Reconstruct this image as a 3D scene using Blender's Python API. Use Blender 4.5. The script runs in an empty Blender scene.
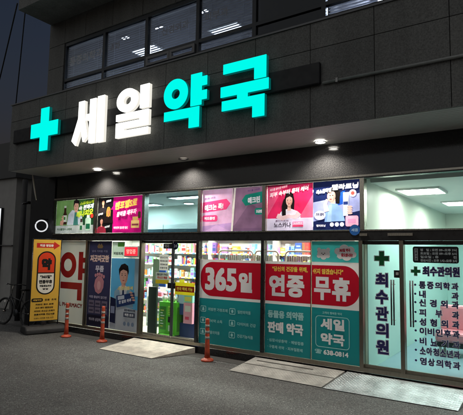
import bpy, math, random
from mathutils import Matrix, Vector
S = bpy.context.scene
COL = S.collection
rnd = random.Random(7)
PI = math.pi

# ------------------------------------------------------------------ materials
def new_mat(name):
    m = bpy.data.materials.new(name); m.use_nodes = True
    nt = m.node_tree; nt.nodes.clear()
    out = nt.nodes.new('ShaderNodeOutputMaterial')
    return m, nt, out

MATS = {}
def pbr(name, col, rough=0.6, metal=0.0, spec=0.5, noise=0.0, scale=30.0, bump=0.0, bscale=None, glow=0.0, stretch=None, coat=0.0):
    """Principled surface whose colour and gloss are broken up by procedural noise."""
    if name in MATS: return MATS[name]
    m, nt, out = new_mat(name)
    b = nt.nodes.new('ShaderNodeBsdfPrincipled')
    b.inputs['Base Color'].default_value = (*col, 1)
    b.inputs['Roughness'].default_value = rough
    b.inputs['Metallic'].default_value = metal
    b.inputs['Specular IOR Level'].default_value = spec
    if coat: b.inputs['Coat Weight'].default_value = coat
    if glow:
        b.inputs['Emission Color'].default_value = (*col, 1)
        b.inputs['Emission Strength'].default_value = glow
    if noise or bump:
        tc = nt.nodes.new('ShaderNodeTexCoord')
        src = tc.outputs['Object']
        if stretch:
            mp = nt.nodes.new('ShaderNodeMapping'); mp.inputs['Scale'].default_value = stretch
            nt.links.new(src, mp.inputs['Vector']); src = mp.outputs['Vector']
    if noise:
        n = nt.nodes.new('ShaderNodeTexNoise'); n.inputs['Scale'].default_value = scale; n.inputs['Detail'].default_value = 6
        n.inputs['Roughness'].default_value = 0.65
        nt.links.new(src, n.inputs['Vector'])
        r = nt.nodes.new('ShaderNodeMapRange')
        r.inputs['From Min'].default_value = 0.3; r.inputs['From Max'].default_value = 0.7
        r.inputs['To Min'].default_value = 1 - noise; r.inputs['To Max'].default_value = 1 + noise
        nt.links.new(n.outputs['Fac'], r.inputs['Value'])
        mx = nt.nodes.new('ShaderNodeVectorMath'); mx.operation = 'SCALE'
        mx.inputs[0].default_value = col
        nt.links.new(r.outputs['Result'], mx.inputs['Scale'])
        nt.links.new(mx.outputs['Vector'], b.inputs['Base Color'])
        r2 = nt.nodes.new('ShaderNodeMapRange')
        r2.inputs['From Min'].default_value = 0.3; r2.inputs['From Max'].default_value = 0.7
        r2.inputs['To Min'].default_value = max(0.02, rough * 0.8); r2.inputs['To Max'].default_value = min(1, rough * 1.2)
        nt.links.new(n.outputs['Fac'], r2.inputs['Value'])
        nt.links.new(r2.outputs['Result'], b.inputs['Roughness'])
    if bump:
        n2 = nt.nodes.new('ShaderNodeTexNoise'); n2.inputs['Scale'].default_value = bscale or scale * 2; n2.inputs['Detail'].default_value = 4
        nt.links.new(src, n2.inputs['Vector'])
        bp = nt.nodes.new('ShaderNodeBump'); bp.inputs['Strength'].default_value = bump; bp.inputs['Distance'].default_value = 0.01
        nt.links.new(n2.outputs['Fac'], bp.inputs['Height'])
        nt.links.new(bp.outputs['Normal'], b.inputs['Normal'])
    nt.links.new(b.outputs['BSDF'], out.inputs['Surface'])
    MATS[name] = m
    return m

def emit(name, col, strength):
    if name in MATS: return MATS[name]
    m, nt, out = new_mat(name)
    e = nt.nodes.new('ShaderNodeEmission'); e.inputs['Color'].default_value = (*col, 1); e.inputs['Strength'].default_value = strength
    nt.links.new(e.outputs['Emission'], out.inputs['Surface'])
    MATS[name] = m
    return m

def glass(name, tint=(1, 1, 1), gloss=0.07, rough=0.02):
    """Thin architectural pane: tinted clear transmission plus a weak mirror."""
    if name in MATS: return MATS[name]
    m, nt, out = new_mat(name)
    t = nt.nodes.new('ShaderNodeBsdfTransparent'); t.inputs['Color'].default_value = (*tint, 1)
    g = nt.nodes.new('ShaderNodeBsdfGlossy'); g.inputs['Roughness'].default_value = rough; g.inputs['Color'].default_value = (0.9, 0.95, 1, 1)
    fr = nt.nodes.new('ShaderNodeFresnel'); fr.inputs['IOR'].default_value = 1.45
    mp = nt.nodes.new('ShaderNodeMath'); mp.operation = 'MULTIPLY'; mp.inputs[1].default_value = gloss / 0.045
    mp.use_clamp = True
    ge = nt.nodes.new('ShaderNodeNewGeometry'); fm = nt.nodes.new('ShaderNodeMath'); fm.operation = 'SUBTRACT'; fm.inputs[0].default_value = 1
    nt.links.new(ge.outputs['Backfacing'], fm.inputs[1])              # mirror on the entry face only
    f2 = nt.nodes.new('ShaderNodeMath'); f2.operation = 'MULTIPLY'
    nt.links.new(fr.outputs['Fac'], f2.inputs[0]); nt.links.new(fm.outputs[0], f2.inputs[1])
    nt.links.new(f2.outputs[0], mp.inputs[0])
    mx = nt.nodes.new('ShaderNodeMixShader')
    nt.links.new(mp.outputs[0], mx.inputs['Fac'])
    nt.links.new(t.outputs[0], mx.inputs[1]); nt.links.new(g.outputs[0], mx.inputs[2])
    nt.links.new(mx.outputs[0], out.inputs['Surface'])
    MATS[name] = m
    return m

def film(name, col, trans=0.25, clear=0.0):
    """Printed vinyl: diffuse front that also lets some light through from behind."""
    if name in MATS: return MATS[name]
    m, nt, out = new_mat(name)
    tc = nt.nodes.new('ShaderNodeTexCoord')
    n = nt.nodes.new('ShaderNodeTexNoise'); n.inputs['Scale'].default_value = 2.5; n.inputs['Detail'].default_value = 3
    nt.links.new(tc.outputs['Object'], n.inputs['Vector'])
    r = nt.nodes.new('ShaderNodeMapRange'); r.inputs['To Min'].default_value = 0.9; r.inputs['To Max'].default_value = 1.1
    nt.links.new(n.outputs['Fac'], r.inputs['Value'])
    sc = nt.nodes.new('ShaderNodeVectorMath'); sc.operation = 'SCALE'; sc.inputs[0].default_value = col
    nt.links.new(r.outputs['Result'], sc.inputs['Scale'])
    d = nt.nodes.new('ShaderNodeBsdfPrincipled'); d.inputs['Roughness'].default_value = 0.35
    d.inputs['Specular IOR Level'].default_value = 0.35
    nt.links.new(sc.outputs[0], d.inputs['Base Color'])
    t = nt.nodes.new('ShaderNodeBsdfTranslucent'); nt.links.new(sc.outputs[0], t.inputs['Color'])
    mx = nt.nodes.new('ShaderNodeMixShader'); mx.inputs['Fac'].default_value = trans
    nt.links.new(d.outputs[0], mx.inputs[1]); nt.links.new(t.outputs[0], mx.inputs[2])
    last = mx
    if clear:
        tp = nt.nodes.new('ShaderNodeBsdfTransparent'); nt.links.new(sc.outputs[0], tp.inputs['Color'])
        m2 = nt.nodes.new('ShaderNodeMixShader'); m2.inputs['Fac'].default_value = clear
        nt.links.new(mx.outputs[0], m2.inputs[1]); nt.links.new(tp.outputs[0], m2.inputs[2]); last = m2
    nt.links.new(last.outputs[0], out.inputs['Surface'])
    MATS[name] = m
    return m

def ink(col, glow=0.0, trans=0.0):
    """A printed colour; on a backlit poster it glows with its own colour."""
    key = 'ink_%02x%02x%02x_%d_%d' % (*[int(max(0, min(1, c)) * 255) for c in col], int(glow * 100), int(trans * 100))
    if trans: return film(key, col, trans)
    if not glow or key in MATS: return pbr(key, col, rough=0.4, spec=0.3)
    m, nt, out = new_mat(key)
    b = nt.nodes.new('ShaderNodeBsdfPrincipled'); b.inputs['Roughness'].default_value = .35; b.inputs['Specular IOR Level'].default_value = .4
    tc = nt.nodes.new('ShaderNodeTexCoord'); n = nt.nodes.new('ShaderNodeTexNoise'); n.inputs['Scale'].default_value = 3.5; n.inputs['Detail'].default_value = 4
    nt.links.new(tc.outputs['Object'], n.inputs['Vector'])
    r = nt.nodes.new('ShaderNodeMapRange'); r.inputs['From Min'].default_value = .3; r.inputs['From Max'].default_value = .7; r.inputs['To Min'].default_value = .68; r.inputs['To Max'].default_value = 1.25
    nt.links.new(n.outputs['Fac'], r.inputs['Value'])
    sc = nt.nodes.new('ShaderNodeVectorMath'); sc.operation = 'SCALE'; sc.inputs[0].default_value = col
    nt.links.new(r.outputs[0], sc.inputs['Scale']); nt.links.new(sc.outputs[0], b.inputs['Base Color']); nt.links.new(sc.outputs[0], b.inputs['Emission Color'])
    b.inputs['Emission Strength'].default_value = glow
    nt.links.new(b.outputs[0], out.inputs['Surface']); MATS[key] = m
    return m

def srgb(r, g, b):
    f = lambda v: (v / 255 / 12.92) if v / 255 <= 0.04045 else ((v / 255 + 0.055) / 1.055) ** 2.4
    return (f(r), f(g), f(b))

def asphalt_mat():
    m, nt, out = new_mat('asphalt')
    b = nt.nodes.new('ShaderNodeBsdfPrincipled'); tc = nt.nodes.new('ShaderNodeTexCoord'); L = nt.links.new
    def noise(sc, det=6, ro=.6):
        n = nt.nodes.new('ShaderNodeTexNoise'); n.inputs['Scale'].default_value = sc; n.inputs['Detail'].default_value = det; n.inputs['Roughness'].default_value = ro
        L(tc.outputs['Object'], n.inputs['Vector']); return n.outputs['Fac']
    def rng(src, a, c, lo, hi):
        r = nt.nodes.new('ShaderNodeMapRange'); r.inputs['From Min'].default_value = a; r.inputs['From Max'].default_value = c; r.inputs['To Min'].default_value = lo; r.inputs['To Max'].default_value = hi
        L(src, r.inputs['Value']); return r.outputs[0]
    def mul(x, y):
        k = nt.nodes.new('ShaderNodeMath'); k.operation = 'MULTIPLY'; L(x, k.inputs[0]); L(y, k.inputs[1]); return k.outputs[0]
    v = nt.nodes.new('ShaderNodeTexVoronoi'); v.inputs['Scale'].default_value = 85; L(tc.outputs['Object'], v.inputs['Vector'])
    sx = nt.nodes.new('ShaderNodeSeparateColor'); L(v.outputs['Color'], sx.inputs['Color'])
    grain = rng(sx.outputs['Red'], 0, 1, .45, 1.55)                 # each stone of the aggregate has its own grey
    chip = rng(sx.outputs['Green'], .93, .97, 1, 2.2)              # a few pale chips
    worn = rng(noise(.55, 5), .35, .65, .82, 1.14); stain = rng(noise(1.7, 4, .5), .60, .72, 1, .72); fine = rng(noise(160, 3), .3, .7, .75, 1.25)
    k = mul(mul(mul(grain, chip), mul(worn, stain)), fine)
    sc = nt.nodes.new('ShaderNodeVectorMath'); sc.operation = 'SCALE'; sc.inputs[0].default_value = (0.088, 0.088, 0.086); L(k, sc.inputs['Scale'])
    L(sc.outputs[0], b.inputs['Base Color']); b.inputs['Roughness'].default_value = .78; b.inputs['Specular IOR Level'].default_value = .3
    bp = nt.nodes.new('ShaderNodeBump'); bp.inputs['Strength'].default_value = .5; bp.inputs['Distance'].default_value = .005
    L(v.outputs['Distance'], bp.inputs['Height']); L(bp.outputs['Normal'], b.inputs['Normal']); L(b.outputs[0], out.inputs['Surface'])
    return m

def polished_granite():
    m, nt, out = new_mat('polished_granite')
    b = nt.nodes.new('ShaderNodeBsdfPrincipled'); tc = nt.nodes.new('ShaderNodeTexCoord')
    n = nt.nodes.new('ShaderNodeTexNoise'); n.inputs['Scale'].default_value = 70; n.inputs['Detail'].default_value = 6; n.inputs['Roughness'].default_value = 0.75
    n3 = nt.nodes.new('ShaderNodeTexNoise'); n3.inputs['Scale'].default_value = 9; n3.inputs['Detail'].default_value = 3
    for q in (n, n3): nt.links.new(tc.outputs['Object'], q.inputs['Vector'])
    cr = nt.nodes.new('ShaderNodeValToRGB')
    e = cr.color_ramp.elements
    e[0].position = 0.42; e[0].color = (0.012, 0.012, 0.013, 1)
    e[1].position = 0.66; e[1].color = (0.045, 0.044, 0.043, 1)
    nt.links.new(n.outputs['Fac'], cr.inputs['Fac']); nt.links.new(cr.outputs['Color'], b.inputs['Base Color'])
    r = nt.nodes.new('ShaderNodeMapRange'); r.inputs['From Min'].default_value = 0.3; r.inputs['From Max'].default_value = 0.7
    r.inputs['To Min'].default_value = 0.05; r.inputs['To Max'].default_value = 0.16
    nt.links.new(n.outputs['Fac'], r.inputs['Value']); nt.links.new(r.outputs[0], b.inputs['Roughness'])
    bp = nt.nodes.new('ShaderNodeBump'); bp.inputs['Strength'].default_value = 0.025; bp.inputs['Distance'].default_value = 0.003
    nt.links.new(n.outputs['Fac'], bp.inputs['Height']); nt.links.new(bp.outputs['Normal'], b.inputs['Normal'])
    nt.links.new(b.outputs[0], out.inputs['Surface'])
    return m

ASPHALT = asphalt_mat()
GRANITE = polished_granite()
def stone_mat(name, col):
    m, nt, out = new_mat(name)
    b = nt.nodes.new('ShaderNodeBsdfPrincipled'); b.inputs['Roughness'].default_value = .7; b.inputs['Specular IOR Level'].default_value = .35
    tc = nt.nodes.new('ShaderNodeTexCoord')
    n = nt.nodes.new('ShaderNodeTexNoise'); n.inputs['Scale'].default_value = 48; n.inputs['Detail'].default_value = 6; n.inputs['Roughness'].default_value = .75
    nt.links.new(tc.outputs['Object'], n.inputs['Vector'])
    mp = nt.nodes.new('ShaderNodeMapping'); mp.inputs['Scale'].default_value = (3.2, 3.2, .35); nt.links.new(tc.outputs['Object'], mp.inputs['Vector'])
    k = nt.nodes.new('ShaderNodeTexNoise'); k.inputs['Scale'].default_value = 1.3; k.inputs['Detail'].default_value = 5; nt.links.new(mp.outputs[0], k.inputs['Vector'])
    def rng(src, lo, hi):
        r = nt.nodes.new('ShaderNodeMapRange'); r.inputs['From Min'].default_value = .33; r.inputs['From Max'].default_value = .67; r.inputs['To Min'].default_value = lo; r.inputs['To Max'].default_value = hi
        nt.links.new(src, r.inputs['Value']); return r.outputs[0]
    mu = nt.nodes.new('ShaderNodeMath'); mu.operation = 'MULTIPLY'
    nt.links.new(rng(n.outputs['Fac'], .6, 1.4), mu.inputs[0]); nt.links.new(rng(k.outputs['Fac'], .86, 1.12), mu.inputs[1])
    sc = nt.nodes.new('ShaderNodeVectorMath'); sc.operation = 'SCALE'; sc.inputs[0].default_value = col
    nt.links.new(mu.outputs[0], sc.inputs['Scale']); nt.links.new(sc.outputs[0], b.inputs['Base Color'])
    bp = nt.nodes.new('ShaderNodeBump'); bp.inputs['Strength'].default_value = .3; bp.inputs['Distance'].default_value = .008
    nt.links.new(n.outputs['Fac'], bp.inputs['Height']); nt.links.new(bp.outputs[0], b.inputs['Normal']); nt.links.new(b.outputs[0], out.inputs['Surface'])
    return m
STONES = [stone_mat('flamed_stone_a', (.150, .155, .147)), stone_mat('flamed_stone_b', (.137, .142, .136)), stone_mat('flamed_stone_c', (.163, .167, .157))]
STONE = STONES[0]
STONE_DARK = pbr('dark_backing', (0.02, 0.02, 0.02), 0.9, noise=0.1, scale=20)  # plain dark colour behind the panels, showing in their joints
METAL_DARK = pbr('dark_anodised', (0.02, 0.024, 0.028), 0.35, metal=0.3, noise=0.2, scale=12)
RAILBLACK = pbr('rail_black', (0.004, 0.005, 0.007), 0.55, noise=0.2, scale=6)
BLACK = pbr('black_trim', (0.012, 0.012, 0.013), 0.3, noise=0.2, scale=14)
STEEL = pbr('brushed_steel', (0.45, 0.43, 0.38), 0.28, metal=1.0, noise=0.15, scale=9, stretch=(40, 40, 1))
STEEL_BROWN = pbr('bronze_steel', (0.28, 0.25, 0.2), 0.32, metal=1.0, noise=0.2, scale=8, stretch=(40, 40, 1))
GALV = pbr('galvanised_pipe', (0.35, 0.36, 0.35), 0.5, metal=0.6, noise=0.15, scale=15)
SOFFIT = pbr('soffit_strip', (0.44, 0.435, 0.42), 0.45, noise=0.06, scale=6)
WHITE = pbr('white_laminate', (0.8, 0.8, 0.78), 0.5, noise=0.04, scale=4)
SHOPWALL = pbr('shop_wall_paint', (0.78, 0.79, 0.72), 0.7, noise=0.03, scale=3)
CLINICWALL = pbr('clinic_wall_paint', (0.76, 0.80, 0.72), 0.6, noise=0.04, scale=1.5)
FLOORTILE = pbr('shop_floor_tile', (0.55, 0.53, 0.48), 0.3, noise=0.08, scale=3)
BLUEFLOOR = pbr('blue_vinyl_floor', (0.17, 0.27, 0.31), 0.35, noise=0.1, scale=4)
CEIL = pbr('ceiling_board', (0.75, 0.76, 0.74), 0.8, noise=0.03, scale=5)
RUBBER = pbr('black_rubber', (0.015, 0.015, 0.016), 0.65, noise=0.2, scale=20)
ORANGE = pbr('orange_plastic', (0.44, 0.062, 0.024), 0.5, noise=0.42, scale=11)
REFLECT = pbr('reflective_tape', (0.33, 0.30, 0.27), 0.3, noise=0.25, scale=40)
GLASS = glass('storefront_glass', (0.93, 0.96, 0.93), 0.06)
GLASS_AQUA = glass('aqua_glass', (0.36, 0.47, 0.5), 0.05)
GLASS_CLINIC = glass('aqua_film_glass', (0.86, 0.96, 0.94), 0.05)
GLASS_PALE = glass('pale_glass', (0.88, 0.95, 0.90), 0.05)
GLASS_DARK = glass('dark_glass', (0.5, 0.53, 0.57), 0.05)

# ------------------------------------------------------------------ mesh helpers
class MB:
    """Collects shapes, then links them as ONE mesh object."""
    def __init__(s): s.v = []; s.f = []; s.mi = []; s.mats = []; s.sm = []
    def _m(s, m):
        if m not in s.mats: s.mats.append(m)
        return s.mats.index(m)
    def add(s, vs, fs, m, smooth=False):
        o = len(s.v); s.v += [tuple(v) for v in vs]; k = s._m(m)
        for f in fs: s.f.append([i + o for i in f]); s.mi.append(k); s.sm.append(smooth)
    def box(s, x0, x1, y0, y1, z0, z1, m):
        s.add([(x0, y0, z0), (x1, y0, z0), (x1, y1, z0), (x0, y1, z0), (x0, y0, z1), (x1, y0, z1), (x1, y1, z1), (x0, y1, z1)],
              [(0, 3, 2, 1), (4, 5, 6, 7), (0, 1, 5, 4), (1, 2, 6, 5), (2, 3, 7, 6), (3, 0, 4, 7)], m)
        return s
    def prism(s, pts, y0, y1, m, mside=None):
        """outline in x,z (counter-clockwise seen from -y) given depth y0..y1"""
        n = len(pts)
        a = [(p[0], y0, p[1]) for p in pts]; b = [(p[0], y1, p[1]) for p in pts]
        s.add(a, [list(range(n))], m)
        s.add(b, [list(range(n))[::-1]], mside or m)
        s.add(a + b, [(i, i + n, (i + 1) % n + n, (i + 1) % n) for i in range(n)], mside or m)
        return s
    def ring(s, cx, cz, ra, rb, ia, ib, y0, y1, m, mside=None, n=40):
        def pt(a, b, y): return [(cx + a * math.cos(2 * PI * k / n), y, cz + b * math.sin(2 * PI * k / n)) for k in range(n)]
        o0, i0, o1, i1 = pt(ra, rb, y0), pt(ia, ib, y0), pt(ra, rb, y1), pt(ia, ib, y1)
        q = [(k, (k + 1) % n) for k in range(n)]
        s.add(o0 + i0, [(a, b, b + n, a + n) for a, b in q], m)
        s.add(o1 + i1, [(a, a + n, b + n, b) for a, b in q], mside or m)
        s.add(o0 + o1, [(a, a + n, b + n, b) for a, b in q], mside or m, True)
        s.add(i0 + i1, [(a, b, b + n, a + n) for a, b in q], mside or m, True)
        return s
    def tube(s, pts, r, m, n=10, closed=False):
        P = [Vector(p) for p in pts]; L = len(P); rings = []
        for i, p in enumerate(P):
            if closed: d = P[(i + 1) % L] - P[i - 1]
            else: d = P[min(i + 1, L - 1)] - P[max(i - 1, 0)]
            d.normalize()
            up = Vector((0, 0, 1)) if abs(d.z) < 0.9 else Vector((0, 1, 0))
            a = d.cross(up).normalized(); b = a.cross(d)
            rr = r[i] if isinstance(r, (list, tuple)) else r
            rings.append([p + rr * (a * math.cos(2 * PI * k / n) + b * math.sin(2 * PI * k / n)) for k in range(n)])
        vs = [v for q in rings for v in q]; fs = []
        for i in range(L if closed else L - 1):
            j = (i + 1) % L
            for k in range(n): fs.append((i * n + k, i * n + (k + 1) % n, j * n + (k + 1) % n, j * n + k))
        if not closed: fs += [list(range(n))[::-1], [(L - 1) * n + k for k in range(n)]]
        s.add(vs, fs, m, True)
        return s
    def lathe(s, prof, m, c=(0, 0, 0), n=24):
        vs = []; fs = []
        for r, z in prof:
            vs += [(c[0] + r * math.cos(2 * PI * k / n), c[1] + r * math.sin(2 * PI * k / n), c[2] + z) for k in range(n)]
        for i in range(len(prof) - 1):
            for k in range(n): fs.append((i * n + k, i * n + (k + 1) % n, (i + 1) * n + (k + 1) % n, (i + 1) * n + k))
        fs += [list(range(n))[::-1], [(len(prof) - 1) * n + k for k in range(n)]]
        s.add(vs, fs, m, True)
        return s
    def build(s, name, parent=None, loc=None, bevel=0.0):
        me = bpy.data.meshes.new(name); me.from_pydata(s.v, [], s.f)
        for m in s.mats: me.materials.append(m)
        for p, k, sm in zip(me.polygons, s.mi, s.sm): p.material_index = k; p.use_smooth = sm
        me.update()
        o = bpy.data.objects.new(name, me); COL.objects.link(o)
        if parent: o.parent = parent
        if loc: o.location = loc
        if bevel:
            b = o.modifiers.new('bevel', 'BEVEL'); b.width = bevel; b.segments = 2; b.limit_method = 'ANGLE'
        return o

def tag(o, label=None, cat=None, group=None, kind=None):
    if label: o['label'] = label
    if cat: o['category'] = cat
    if group: o['group'] = group
    if kind: o['kind'] = kind
    return o

def thing(name, label, cat, loc=(0, 0, 0), rz=0.0, group=None):
    o = bpy.data.objects.new(name, None); COL.objects.link(o)
    o.location = loc; o.rotation_euler = (0, 0, rz); o.empty_display_size = 0.1
    return tag(o, label, cat, group)

def struct(mb, name, **k): return tag(mb.build(name, **k), kind='structure')

def copy_tree(o, parent=None):
    c = o.copy(); COL.objects.link(c)
    if parent: c.parent = parent
    for ch in list(o.children): copy_tree(ch, c)
    return c

# ------------------------------------------------------------------ lettering
GLY = {}
def glyphs(txt):
    if txt not in GLY:
        cu = bpy.data.curves.new('lettering', 'FONT'); cu.body = txt; cu.size = 1; cu.resolution_u = 3
        ob = bpy.data.objects.new('lettering', cu)
        me = bpy.data.meshes.new_from_object(ob)
        vs = [(v.co.x, v.co.y) for v in me.vertices]; fs = [list(p.vertices) for p in me.polygons]
        bpy.data.objects.remove(ob); bpy.data.meshes.remove(me); bpy.data.curves.remove(cu)
        x0 = min(v[0] for v in vs); x1 = max(v[0] for v in vs); y0 = min(v[1] for v in vs); y1 = max(v[1] for v in vs)
        GLY[txt] = ([((v[0] - x0) / (x1 - x0), (v[1] - y0) / (y1 - y0)) for v in vs], fs)
    return GLY[txt]

def quarter(cx, cz, r, sx, sz, n=12):
    '''the white corner outside a rounded banner end: square corner minus the quarter disc'''
    return [(cx + sx * r, cz + sz * r)] + [(cx + sx * r * math.cos(PI / 2 * k / n), cz + sz * r * math.sin(PI / 2 * k / n)) for k in range(n + 1)]

class Art:
    """A printed or mounted flat thing: its parts are built in its own x,z sheet, each layer a hair proud of the last."""
    def __init__(s, name, label, cat, loc=(0, 0, 0), rz=0.0, group=None, start=0.0, step=0.0003):
        s.o = thing(name, label, cat, loc, rz, group); s.p = {}; s.y = -start; s.step = step
    def mb(s, part):
        if part not in s.p: s.p[part] = MB()
        return s.p[part]
    def nx(s): s.y -= s.step; return s.y
    def poly(s, part, pts, m):
        y = s.nx(); a = sum(pts[i][0] * pts[(i + 1) % len(pts)][1] - pts[(i + 1) % len(pts)][0] * pts[i][1] for i in range(len(pts)))
        if a < 0: pts = pts[::-1]
        s.mb(part).add([(p[0], y, p[1]) for p in pts], [list(range(len(pts)))], m)
    def rect(s, part, x0, z0, x1, z1, m): s.poly(part, [(x0, z0), (x1, z0), (x1, z1), (x0, z1)], m)
    def oval(s, part, cx, cz, a, b, m, n=28, rot=0.0):
        c, q = math.cos(rot), math.sin(rot)
        s.poly(part, [(cx + a * math.cos(t) * c - b * math.sin(t) * q, cz + a * math.cos(t) * q + b * math.sin(t) * c) for t in [2 * PI * k / n for k in range(n)]], m)
    def rrect(s, part, x0, z0, x1, z1, r, m, corners=(1, 1, 1, 1), n=8):
        pts = []
        for (cx, cz, a0, on) in ((x1 - r, z0 + r, -PI / 2, corners[1]), (x1 - r, z1 - r, 0, corners[2]), (x0 + r, z1 - r, PI / 2, corners[3]), (x0 + r, z0 + r, PI, corners[0])):
            if on: pts += [(cx + r * math.cos(a0 + PI / 2 * k / n), cz + r * math.sin(a0 + PI / 2 * k / n)) for k in range(n + 1)]
            else: pts.append((cx + r * (1 if math.cos(a0 + PI / 4) > 0 else -1), cz + r * (1 if math.sin(a0 + PI / 4) > 0 else -1)))
        s.poly(part, pts, m)
    def frame(s, part, x0, z0, x1, z1, r, t, m, n=6):
        y = s.nx(); o = []; i = []
        for (cx, cz, a0) in ((x1 - r, z0 + r, -PI / 2), (x1 - r, z1 - r, 0), (x0 + r, z1 - r, PI / 2), (x0 + r, z0 + r, PI)):
            for k in range(n + 1):
                c, q = math.cos(a0 + PI / 2 * k / n), math.sin(a0 + PI / 2 * k / n)
                o.append((cx + r * c, y, cz + r * q)); i.append((cx + (r - t) * c, y, cz + (r - t) * q))
        N = len(o)
        s.mb(part).add(o + i, [(k, (k + 1) % N, (k + 1) % N + N, k + N) for k in range(N)], m)
    def text(s, part, txt, x0, z0, x1, z1, m, bold=0.0, slant=0.0, rise=0.0):
        """lettering fitted to a rectangle; slant leans it, rise lifts its right end"""
        if part == 'lettering': part = 'lettering#%d' % len(s.p)
        gv, gf = glyphs(txt); w, h = x1 - x0, z1 - z0; b = bold * h
        offs = [(0, 0)]
        if b: offs += [(b * i * .9, b * j * .9) for i in (-1, 0, 1) for j in (-1, 0, 1) if i or j]
        y = s.nx()
        for i, (dx, dz) in enumerate(offs):
            q = y - i * 0.00003
            s.mb(part).add([(x0 + b + v[0] * (w - 2 * b - abs(slant) * h) + dx + slant * (v[1] * h), q, z0 + b + v[1] * (h - 2 * b) + dz + rise * v[0] * w) for v in gv], gf, m)
        s.y -= 0.0003
    def done(s):
        for k, mb in s.p.items(): mb.build(k.split('#')[0], s.o)      # 'icon#2' is the second part called icon
        return s.o

def cross(A, part, cx, cz, r, t, m):
    A.poly(part, [(cx - t, cz - r), (cx + t, cz - r), (cx + t, cz - t), (cx + r, cz - t), (cx + r, cz + t), (cx + t, cz + t), (cx + t, cz + r), (cx - t, cz + r), (cx - t, cz + t), (cx - r, cz + t), (cx - r, cz - t), (cx - t, cz - t)], m)

# ------------------------------------------------------------------ key levels of the place (metres)
SILL, HEAD0, HEAD1, TOP, SOF = 0.14, 2.12, 2.29, 3.10, 3.71
FY, UY, COP = -1.11, -1.06, 5.30            # fascia plane, upper wall plane, coping height
XR = 5.0                                    # right end of what is built
JAMB = [-10.14, -8.62, -7.10, -5.61, -4.17, -2.41]

# ------------------------------------------------------------------ ground
g = MB(); g.add([(-300, -300, 0), (300, -300, 0), (300, 300, 0), (-300, 300, 0)], [(0, 1, 2, 3)], ASPHALT)
struct(g, 'road')
g = MB(); g.add([(-11.2, -0.3, 0.004), (XR, -0.3, 0.004), (XR, 0.05, 0.004), (-11.2, 0.05, 0.004)], [(0, 1, 2, 3)], pbr('gutter_concrete', (0.05, 0.048, 0.045), 0.85, noise=0.3, scale=14, bump=0.2))
struct(g, 'gutter')

# ------------------------------------------------------------------ the pharmacy building
B = thing('pharmacy_building', 'dark granite two-storey building with a pharmacy and a clinic at street level', 'building', (0, 0, 0))
mb = MB(); mb.box(-11.15, XR, -0.02, 0.12, 0, SILL - 0.015, GRANITE); mb.build('plinth', B)
mb = MB()
mb.box(-10.14, XR, 0.0, 0.3, TOP + 0.06, SOF, GRANITE)
x = -10.14
mb.build('wall', B)
mb = MB(); mb.box(-11.15, -10.17, -0.03, 0.6, 0, SOF, pbr('black_render', (.008, .009, .011), .55, noise=.2, scale=6)); mb.build('pillar', B)
# soffit: thin aluminium strips running along the front
mb = MB()
mb.box(-10.46, XR, FY + 0.03, 0.3, SOF + 0.022, SOF + 0.06, STONE_DARK)
y = FY + 0.035
while y < -0.02:
    mb.box(-10.45, XR, y, y + 0.064, SOF, SOF + 0.02, SOFFIT); y += 0.074
mb.build('soffit', B)
# fascia stone panels on a dark backing
mb = MB(); mb.box(-10.44, XR, FY + 0.03, FY + 0.3, SOF + 0.061, COP - 0.05, STONE_DARK)
xs = [-10.46]; x = -9.37
while x < XR: xs.append(x); x += 0.9375
xs.append(XR)
for a, b in zip(xs, xs[1:]):
    for z0, z1 in ((SOF + 0.0, 4.865), (4.875, COP - 0.03)):
        mb.box(a + 0.005, b - 0.005, FY, FY + 0.029, z0, z1, rnd.choice(STONES))
# left return of the canopy
for z0, z1 in ((SOF, 4.865), (4.875, COP - 0.03)): mb.box(-10.475, -10.447, FY + 0.03, 0.29, z0, z1, STONE)
mb.build('fascia', B)
mb = MB(); mb.box(-10.49, XR, FY - 0.02, 0.3, COP - 0.027, COP, pbr('coping_metal', (0.16, 0.165, 0.17), 0.5, metal=0.4, noise=0.1, scale=8)); mb.build('coping', B)
# upper storey wall as stone panels round a strip of windows
WZ0, WZ1, WL = 5.34, 6.40, -8.66
mb = MB()
mb.box(-9.17, WL - 0.01, UY + 0.03, UY + 0.2, COP, 7.0, STONE_DARK)
mb.box(WL - 0.01, XR, UY + 0.03, UY + 0.2, WZ1 + 0.02, 7.0, STONE_DARK)
for a, b in ((COP + 0.002, 5.89), (5.90, 6.395), (6.405, 6.95)): mb.box(-9.2, WL - 0.005, UY, UY + 0.029, a, b, STONE)
xs = [WL]
x = -7.97
while x < XR: xs.append(x); x += 0.83
xs.append(XR)
for a, b in zip(xs, xs[1:]): mb.box(a + 0.005, b - 0.005, UY, UY + 0.029, 6.41, 6.95, rnd.choice(STONES))
mb.box(-9.2, -9.171, UY + 0.03, 7.2, COP, 6.95, STONE)
mb.build('upper_wall', B)
mb = MB(); mb.box(-9.18, XR, -1.86, 7.2, 6.95, 9.6, STONE); mb.build('overhang', B)
mb = MB(); mb.box(-9.16, XR, 7.1, 7.2, 0, 6.94, STONE_DARK); mb.box(-10.2, XR, 0.31, 7.09, 4.6, 5.25, STONE_DARK); mb.build('rear_wall', B)

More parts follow.
